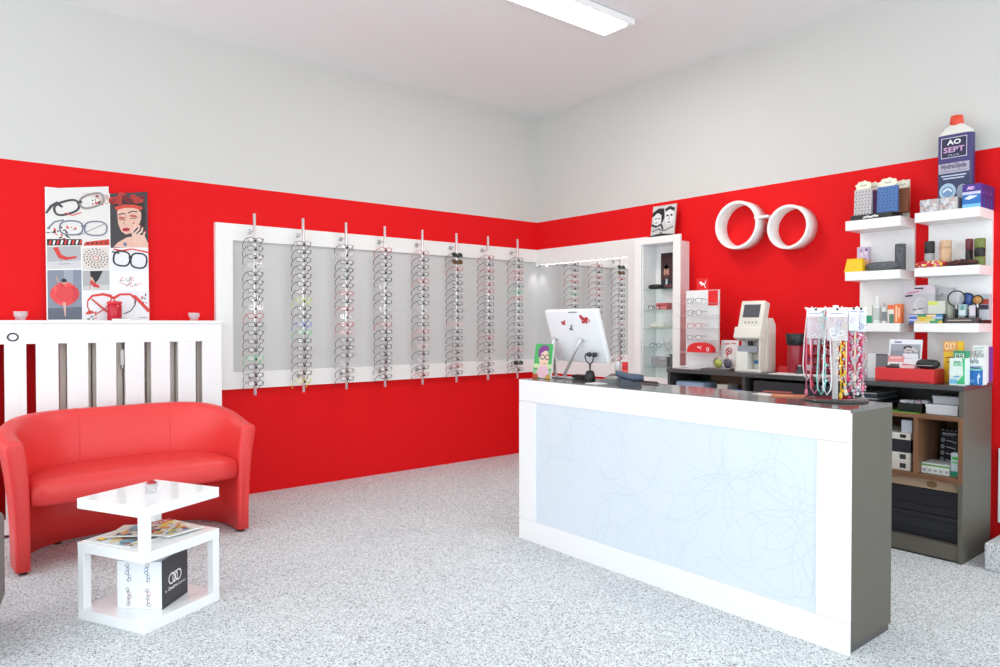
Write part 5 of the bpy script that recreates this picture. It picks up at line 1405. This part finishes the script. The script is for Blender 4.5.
# all-in-one computer seen from the back
Xt = -2.05
tl_ = onx(544, 311, Xt); tr_ = onx(595.6, 309.2, Xt)
yc_ = (tl_.y + tr_.y) / 2; wm = tl_.y - tr_.y
br_ = ony(608.5, 364, tr_.y)
pc_ = thing('desktop_computer', 'white all-in-one computer seen from behind, with red butterfly stickers', 'computer', (-1.93, yc_, ZCT + .0005))
top = Vector((Xt + 1.93, 0, tl_.z - ZCT)); bot = Vector((br_.x + 1.93, 0, br_.z - ZCT))
ax = (top - bot).normalized(); ln = (top - bot).length
nrm = Vector((-ax.z, 0, ax.x))          # outward, towards the customers
Mm = Matrix(((nrm.x, 0, ax.x, bot.x), (0, 1, 0, 0), (nrm.z, 0, ax.z, bot.z), (0, 0, 0, 1)))
# local frame: x = out of the back, y = along the counter, z = up the case
pw_white = col(238, 239, 242, .3)
m = MB(); m.box(-.038, 0, -wm / 2, wm / 2, 0, ln, pw_white, .010, Mm, 3)
A = Art(m, Mm @ Vector((0, wm / 2, 0)), Mm.to_3x3() @ Vector((0, -1, 0)), Mm.to_3x3() @ Vector((0, 0, 1)))
def butterfly(x, y, s, c_, r=0):
    for sx in (-1, 1):
        A.ell(x + sx * s * .5 * math.cos(r), y + s * .25 + sx * s * .5 * math.sin(r), s * .55, s * .36, c_, r + sx * .7, 14); A.ell(x + sx * s * .35, y - s * .35, s * .34, s * .30, c_, r - sx * .5, 12)
    A.stroke([(x, y - s * .5), (x, y + s * .5)], s * .14, col(80, 30, 34))
rb_ = col(196, 60, 66)
butterfly(.155, .76 * ln, .022, rb_, .3); butterfly(.345, .82 * ln, .038, rb_, -.3); butterfly(.215, .66 * ln, .022, col(120, 120, 130), .9); butterfly(.385, .80 * ln, .014, col(220, 170, 174), .4)
A.k = 1; A.rect(.22, .955 * ln, .30, .975 * ln, col(120, 120, 116)); A.rect(.0, 0.02, wm * .98, .10 * ln, col(226, 230, 236)); A.stroke([(.22, .42 * ln), (.34, .42 * ln)], .003, col(206, 210, 216))
m.build('case', pc_)
m = MB(); m.box(-.0395, -.0375, -wm / 2 + .012, wm / 2 - .012, .012, ln - .012, M_black, 0, Mm); m.build('screen', pc_)
m = MB(); m.box(-.048, .010, .05, .245, 0, .010, M_silver, .004, T(.0, 0, 0)); m.build('stand_base', pc_)
lg = M_silver
for yy, yb in ((.175, .212), (-.065, .128)):
    p0 = Mm @ Vector((.004, yy, ln * .46)); 
    m = MB(); m.tube([p0 + Vector((.02, 0, -.01)), p0 + Vector((-.022, 0, .0)), p0 + Vector((-.030, 0, -.02)), Vector((-.035, yb, .020)), Vector((-.015, yb, .0105))], .010, lg, 8); m.build('stand_leg', pc_)

# green magazine in a display, left of the computer
def art_kid(A, w, h):
    A.rect(0, 0, w, h, col(70, 176, 96)); A.k = 2; A.rect(0, .30 * h, w, .42 * h, col(206, 222, 170)); A.rect(0, .05 * h, w, .24 * h, col(140, 196, 150)); A.rect(0, 0, .3 * w, .12 * h, col(190, 80, 50)); A.rect(.75 * w, 0, w, .12 * h, col(206, 150, 60))
    A.k = 3; A.ell(.55 * w, .20 * h, .34 * w, .20 * h, col(226, 186, 200)); A.k = 4; A.ell(.56 * w, .58 * h, .28 * w, .24 * h, col(236, 206, 184)); A.k = 5
    A.poly([(.20 * w, .66 * h), (.22 * w, .86 * h), (.45 * w, .97 * h), (.72 * w, .94 * h), (.82 * w, .82 * h), (.55 * w, .80 * h), (.36 * w, .72 * h), (.30 * w, .60 * h)], col(128, 60, 140))
    A.k = 6
    for s in (-1, 1): A.ring((.60 + s * .14) * w, .62 * h, .12 * w, .065 * h, .006, col(44, 44, 60))
    A.ell(.62 * w, .43 * h, .07 * w, .016 * h, col(190, 90, 90))
o = px_box('magazine', 'green magazine with a purple-haired child in glasses, upright on the reception counter', 'magazine', 532.5, 550, 344, -2.09, .016, ZCT, col(226, 226, 220), art_kid)
o.rotation_euler = (0, math.radians(8), 0)

# desk lamp-like twin-stalk device
q_ = onz(590, 381, ZCT)
tw = thing('twin_stalk_camera', 'small black device with two bent stalks in front of the white computer', 'device', (q_.x, q_.y, ZCT + .0005))
m = MB(); m.lathe([(.034, 0), (.036, .006), (.028, .05), (.022, .062), (.012, .066)], M_black, 20); m.build('base', tw)
for s in (-1, 1):
    m = MB(); m.tube([(0, 0, .06), (0, s * -.004, .10), (-.004, s * .028, .125), (-.008, s * .036, .150), (-.012, s * .026, .170), (-.016, s * .010, .166)], .0042, M_dark, 6); st = m.build('stalk', tw)
    m = MB(); m.lathe([(.010, 0), (.015, .008), (.015, .022), (.010, .028)], M_dark, 14, T(-.014, s * .024 - .012, .166) @ Matrix.Rotation(PI / 2, 4, 'X') @ Matrix.Rotation(.3, 4, 'Y')); m.build('lamp_head', st)
plain_box('card_box', 'small black box behind the twin-stalk device', 'box', q_.x + .03, q_.x + .09, q_.y + .10, q_.y + .19, ZCT, .028, M_black)
m = MB(); m.box(-.05, .05, -.045, .045, 0, .004, col(240, 240, 240), .001)
q = onz(594, 383.4, ZCT + .004); tag(m.build('note_card', loc=(q.x + .02, q.y, ZCT + .0005)), 'white card lying left of the payment terminal', 'card')
# card payment terminal
q = onz(608, 383, ZCT); 
ct = thing('payment_terminal', 'grey card payment terminal with coloured keys on the reception counter', 'payment terminal', (q.x + .06, q.y + .01, ZCT + .0005), math.radians(20))
m = MB(); vs = [(-.08, -.045, 0), (.08, -.045, 0), (.08, .045, 0), (-.08, .045, 0), (-.078, -.043, .020), (.078, -.043, .050), (.078, .043, .050), (-.078, .043, .020)]
m.add(vs, [(0, 1, 5, 4), (1, 2, 6, 5), (2, 3, 7, 6), (3, 0, 4, 7), (4, 5, 6, 7), (3, 2, 1, 0)], col(110, 118, 124, .4)); m.build('body', ct)
sl = Vector((.156, 0, .030)).normalized()
A_ = lambda mm: Art(mm, (-.078, .043, .0202), (0, -1, 0), sl)
m = MB(); a_ = A_(m); a_.rect(.012, .095, .074, .145, col(70, 84, 80, .2)); m.build('screen', ct)
keyc = [col(206, 206, 206), col(206, 206, 206), col(206, 206, 206)]
for r_ in range(4):
    m = MB(); a_ = A_(m)
    for c_ in range(3):
        mm = keyc[c_] if r_ else [col(206, 60, 56), col(226, 196, 70), col(70, 170, 90)][c_]
        a_.k = 3; a_.rect(.012 + .022 * c_, .014 + .019 * r_, .028 + .022 * c_, .027 + .019 * r_, mm)
    m.build('key_row', ct)
# telephone handset lying in its cradle
q0 = onz(612, 381, ZCT + .03); q1 = onz(640, 383, ZCT + .02)
mid = (q0 + q1) / 2; L_ = (q1 - q0).length
ph = thing('telephone', 'blue-grey desk telephone lying on the reception counter', 'telephone', (mid.x + .03, mid.y, ZCT + .0005), math.atan2(q1.y - q0.y, q1.x - q0.x))
pm = col(70, 84, 104, .4)
m = MB(); rings = []
for i in range(13):
    f = i / 12; u = -L_ / 2 + L_ * f; s = max(.45, (1 - abs(2 * f - 1) ** 4)) ** .5
    zz = .045 + .014 * (1 - f) * 2 - .010 + .012 * abs(2 * f - 1); wdt = .040 * s; th = .018 * s + .006
    rings.append([Vector((u, wdt * math.cos(a), zz + th * math.sin(a))) for a in [2 * PI * j / 12 for j in range(12)]])
m.sweep(rings, pm); m.build('handset', ph)
m = MB(); vs = [(-L_ / 2 + .02, -.055, 0), (L_ / 2 - .01, -.055, 0), (L_ / 2 - .01, .055, 0), (-L_ / 2 + .02, .055, 0), (-L_ / 2 + .03, -.05, .045), (L_ / 2 - .02, -.05, .020), (L_ / 2 - .02, .05, .020), (-L_ / 2 + .03, .05, .045)]
m.add(vs, [(0, 1, 5, 4), (1, 2, 6, 5), (2, 3, 7, 6), (3, 0, 4, 7), (4, 5, 6, 7), (3, 2, 1, 0)], mat('dark_slate', rgb(52, 60, 72), .4)); m.build('cradle', ph)
# pens and sticks
q = onz(646, 383.2, ZCT)
m = MB(); m.tube([(0, .09, .008), (0, -.08, .008), (0, -.10, .005)], [.007, .007, .002], col(84, 40, 44, .4), 8)
tag(m.build('pen', loc=(q.x, q.y, ZCT)), 'dark red pen lying beside the telephone', 'pen')
for k, (px_, c_, cap) in enumerate(((618, col(226, 220, 218), col(226, 226, 226)), (625, col(226, 90, 76), col(214, 30, 40)))):
    xc = -1.83; c = onx(px_, 376, xc); h_t = onx(px_, 362, xc).z - ZCT
    t_ = thing('cleaner_bottle', ['small white bottle behind the telephone', 'small bottle with a red cap behind the telephone'][k], 'bottle', (xc, c.y, ZCT + .0005))
    m = MB(); m.cyl((0, 0, 0), .020, 0, h_t * .6, c_, 16); m.build('body', t_)
    m = MB(); m.cyl((0, 0, h_t * .6), .018, 0, h_t * .4, cap, 16); m.build('cap', t_)
# papers and the orange folder near the necklace stand
def flat(name, label, cat_, px, py, w, d, mm, rot, h=.003, art=None):
    q = onz(px, py, ZCT); mb_ = MB(); mb_.box(-d / 2, d / 2, -w / 2, w / 2, 0, h, mm, .0006)
    if art: art(Art(mb_, (-d / 2, w / 2, h), (0, -1, 0), (1, 0, 0)), w, d)
    o = mb_.build(name, loc=(q.x, q.y, ZCT + .0005)); o.rotation_euler = (0, 0, rot); return tag(o, label, cat_)
flat('brochure', 'orange-brown brochure lying on the counter beside the necklace stand', 'brochure', 789, 396.2, .16, .13, col(206, 132, 96), .5, .004, lambda A, w, d: (A.rect(.1 * w, .1 * d, .6 * w, .5 * d, col(226, 160, 126)), A.rect(.3 * w, .6 * d, .9 * w, .9 * d, col(176, 96, 66))))
flat('paper_slip', 'white paper slip left of the orange-brown brochure', 'paper', 766, 394.8, .12, .08, col(232, 230, 226), -.3, .002)
flat('brochure', 'dark red edge brochure near the middle of the reception counter top', 'brochure', 777, 392.3, .14, .07, col(150, 70, 62), .2, .003)

# ------------------------------------------------------------------ necklace stand with glasses chains
c = onz(835, 400.5, ZCT)
nx_, ny_ = c.x, c.y
HT = onx(835, 305, nx_).z - ZCT
ns = thing('necklace_stand', 'white rotating stand for glasses chains at the end of the reception counter', 'display stand', (nx_, ny_, ZCT + .0005))
m = MB(); m.lathe([(.002, 0), (.140, 0), (.143, .004), (.140, .008), (.002, .008)], mat('dark_smoked_glass', (.05, .048, .048), .1), 40); m.build('base_plate', ns)
m = MB(); m.cyl((0, 0, .008), .013, 0, HT - .01, M_lacquer, 18); m.build('pole', ns)
m = MB(); m.cyl((0, 0, HT - .03), .06, 0, .014, M_lacquer, 26); m.build('top_disc', ns)
tilt = math.atan2(ny_ - CAM.y, nx_ - CAM.x) - PI / 2          # the arms run across the view
ARMS = []
for k in range(12):
    a = 2 * PI * k / 12 + .12
    e_ = (.128 * math.cos(a), .128 * math.sin(a))
    m = MB(); m.tube([(0.03 * math.cos(a), .03 * math.sin(a), HT - .022), (e_[0], e_[1], HT - .022), (e_[0] * 1.04, e_[1] * 1.04, HT - .010)], .0035, M_lacquer, 6); m.build('hook_arm', ns)
    ARMS.append(a)
m = MB(); m.tube([(.126 * math.cos(a), .126 * math.sin(a), HT - .022) for a in [2 * PI * i / 36 for i in range(36)]], .003, M_lacquer, 6, True); m.build('hoop', ns)
def polar(px):
    """angle on the front half of the hoop that shows at photo column px"""
    s = (px - 835) / 30.0
    s = max(-.98, min(.98, s))
    return tilt + math.asin(s) - PI / 2        # camera side
PK = {'pink': col(226, 120, 150), 'white': col(232, 230, 232), 'mint': col(140, 210, 200), 'magenta': col(196, 40, 96), 'yellow': col(226, 180, 50), 'silver': col(176, 172, 180), 'rose': col(206, 150, 164), 'red': col(190, 40, 60), 'cream': col(226, 206, 180)}
def chain(px, cname, label, kind, seed, low=.02, half='front'):
    rd_ = random.Random(seed)
    a = polar(px)
    if half == 'back': a = 2 * tilt - a
    r0_ = .124; X_0, Y_0 = nx_ + r0_ * math.cos(a), ny_ + r0_ * math.sin(a)
    t_ = thing('glasses_chain', label, 'glasses chain', (X_0, Y_0, ZCT + low), 0, 'glasses chains on the white stand')
    z1 = HT - .026 - low; c_ = PK[cname]
    wx, wy = math.cos(tilt), math.sin(tilt)
    def pt(s, z): return Vector((wx * s, wy * s, z))
    if kind == 'loop':
        wd = .018
        m = MB(); m.tube([pt(0, z1), pt(-wd * .7, z1 * .6), pt(-wd, .08), pt(-wd * .8, .03), pt(0, .006), pt(wd * .8, .03), pt(wd, .08), pt(wd * .7, z1 * .6), pt(.001, z1)], .0032, c_, 5); m.build('cord', t_)
    elif kind == 'bead':
        m = MB(); n_ = 26
        for i in range(n_):
            z = z1 * (1 - (i + .5) / n_); s = .007 * math.sin(i * 1.3 + seed)
            rr = rd_.uniform(.0050, .0085)
            m.lathe([(rr * .3, -rr), (rr, 0), (rr * .3, rr)], c_ if i % 3 else PK['silver'], 6, T(*pt(s, z)))
        m.build('bead_string', t_)
    else:                         # straight strand with a bead tassel
        s0 = rd_.uniform(-.004, .004)
        m = MB(); m.tube([pt(0, z1), pt(s0, z1 * .5), pt(s0 * .5, .03)], .0036, c_, 5); m.build('cord', t_)
        m = MB(); m.lathe([(.003, .0), (.008, .008), (.008, .022), (.003, .032)], c_, 8, T(*pt(s0 * .5, 0))); m.build('end_loop', t_)
    return t_
spec_ = [(804, 'pink', 'tie'), (806, 'white', 'loop'), (814, 'pink', 'loop'), (818, 'rose', 'tie'), (821, 'mint', 'loop'), (824, 'mint', 'bead'), (827, 'white', 'loop'),
         (838, 'cream', 'bead'), (841, 'yellow', 'tie'), (843, 'yellow', 'bead'), (845, 'cream', 'tie'), (847, 'magenta', 'tie'), (849, 'magenta', 'bead'), (850.5, 'silver', 'bead'), (852, 'rose', 'bead'),
         (853.5, 'cream', 'tie'), (855, 'silver', 'bead'), (856.5, 'pink', 'bead'), (858, 'white', 'bead'), (859.5, 'magenta', 'tie'), (861, 'silver', 'bead'), (862.5, 'pink', 'tie'), (863.5, 'rose', 'bead')]
NAMES = ORD[:17] + ['eighteenth', 'nineteenth', 'twentieth', 'twenty-first', 'twenty-second', 'last']
for k, (px_, cn, kd) in enumerate(spec_):
    kn = {'tie': 'cord with a bead end', 'loop': 'looped cord', 'bead': 'beaded chain'}[kd]
    chain(px_, cn, '%s %s, %s from the left at the stand front' % (cn, kn, NAMES[k]), kd, 100 + k, [.02, .05, .035, .10][k % 4] if kd != 'loop' else [.03, .09][k % 2])
for k, (px_, cn, kd) in enumerate(((811, 'red', 'tie'), (830, 'rose', 'bead'), (845, 'red', 'bead'), (851, 'magenta', 'bead'), (856, 'cream', 'tie'), (860, 'red', 'tie'))):
    kn = {'tie': 'cord with a bead end', 'loop': 'looped cord', 'bead': 'beaded chain'}[kd]
    chain(px_, cn, '%s %s at the stand back, %s from the left' % (cn, kn, ORD[k]), kd, 200 + k, .05, 'back')
# packed chains on printed cards
def packed(px, w, h, label, seed, dz=0, rr=.140, film=True):
    a = polar(px); X_0, Y_0 = nx_ + rr * math.cos(a), ny_ + rr * math.sin(a)
    t_ = thing('packed_chain', label, 'packaging', (X_0, Y_0, ZCT + HT - .015 - h - dz), tilt, 'carded chains on the white stand')
    rd_ = random.Random(seed)
    m = MB(); m.box(-w / 2, w / 2, -.003, .003, h * .72, h, col(240, 240, 242), .001)
    A = Art(m, (-w / 2, -.003, 0), (1, 0, 0), (0, 0, 1)); A.stroke([(.15 * w, .82 * h), (.8 * w, .83 * h)], .005, col(150, 160, 200)); A.ell(.5 * w, .95 * h, .006, .006, col(60, 60, 60), 0, 10)
    m.build('header_card', t_)
    m = MB(); m.box(-w / 2, w / 2, -.007, .007, 0, h * .72, M_film if film else col(214, 216, 224, .25), .003)
    A = Art(m, (-w / 2, -.007, 0), (1, 0, 0), (0, 0, 1))
    for q in range(8):
        A.k = 1 + .1 * q; A.ring(rd_.uniform(.25, .75) * w, rd_.uniform(.15, .6) * h, .16 * w, .06 * h, .003, rd_.choice([col(196, 196, 206), col(236, 236, 240), col(150, 160, 190), col(206, 180, 196)]), rd_.uniform(0, 3), 12)
    m.build('clear_bag', t_)
packed(817.5, .078, .142, 'white carded chain pack, left one at the front of the chain stand', 1)
packed(836.5, .088, .150, 'white carded chain pack in the middle of the chain stand', 2)
packed(850, .042, .105, 'narrow cream chain card with two dots, left of the last card', 3, .0, .146, False)
packed(858, .042, .110, 'narrow cream chain card at the right of the chain stand', 4, .0, .136, False)

# ================================================================== LIGHT AND CAMERA
W = bpy.data.worlds.new('daylight'); S.world = W; W.use_nodes = True
bg = W.node_tree.nodes['Background']
bg.inputs[0].default_value = (.89, .96, 1.0, 1); bg.inputs[1].default_value = 2.1
def area(name, loc, rot, sx, sy, power, c=(1, 1, 1)):
    L = bpy.data.lights.new(name, 'AREA'); L.shape = 'RECTANGLE'; L.size = sx; L.size_y = sy; L.energy = power; L.color = c
    o = bpy.data.objects.new(name, L); COL.objects.link(o); o.location = loc; o.rotation_euler = rot
    return o
area('ceiling_lamp_light', (-1.80, -2.19, ZC - .075), (0, 0, 0), 1.2, .2, 20, (1, .96, .90))

# small downlight in the corner above the mirror
sp = thing('corner_downlight', 'tiny white downlight under the frame in the room corner beside the mirror', 'spotlight', (-.075, -.085, 2.0295))
m = MB(); m.lathe([(.016, -.010), (.018, -.006), (.018, 0)], M_lacquer, 16); m.build('housing', sp)
m = MB(); m.lathe([(.002, -.0125), (.012, -.0125), (.012, -.0101)], M_led, 16); m.build('lit_lens', sp)
L = bpy.data.lights.new('corner_spot', 'SPOT'); L.energy = 1.6; L.spot_size = math.radians(80); L.spot_blend = 1.0; L.shadow_soft_size = .01; L.color = (1, .98, .95)
o = bpy.data.objects.new('corner_spot', L); COL.objects.link(o); o.location = (-.075, -.085, 2.012); o.rotation_euler = (0, 0, 0)

cam = bpy.data.cameras.new('camera'); co = bpy.data.objects.new('camera', cam); COL.objects.link(co)
cam.sensor_width = 36; cam.lens = 36 * FPX / 1000.0; cam.clip_start = .05; cam.clip_end = 60
co.matrix_world = Matrix(((RT.x, UP.x, -FW.x, CAM.x), (RT.y, UP.y, -FW.y, CAM.y), (RT.z, UP.z, -FW.z, CAM.z), (0, 0, 0, 1)))
S.camera = co
S.view_settings.view_transform = 'Standard'; S.view_settings.look = 'None'
S.view_settings.gamma = 1; S.view_settings.use_curve_mapping = False
S.view_settings.exposure = 0.17
S.cycles.use_denoising = True
S.cycles.max_bounces = 10; S.cycles.diffuse_bounces = 5; S.cycles.transparent_max_bounces = 24
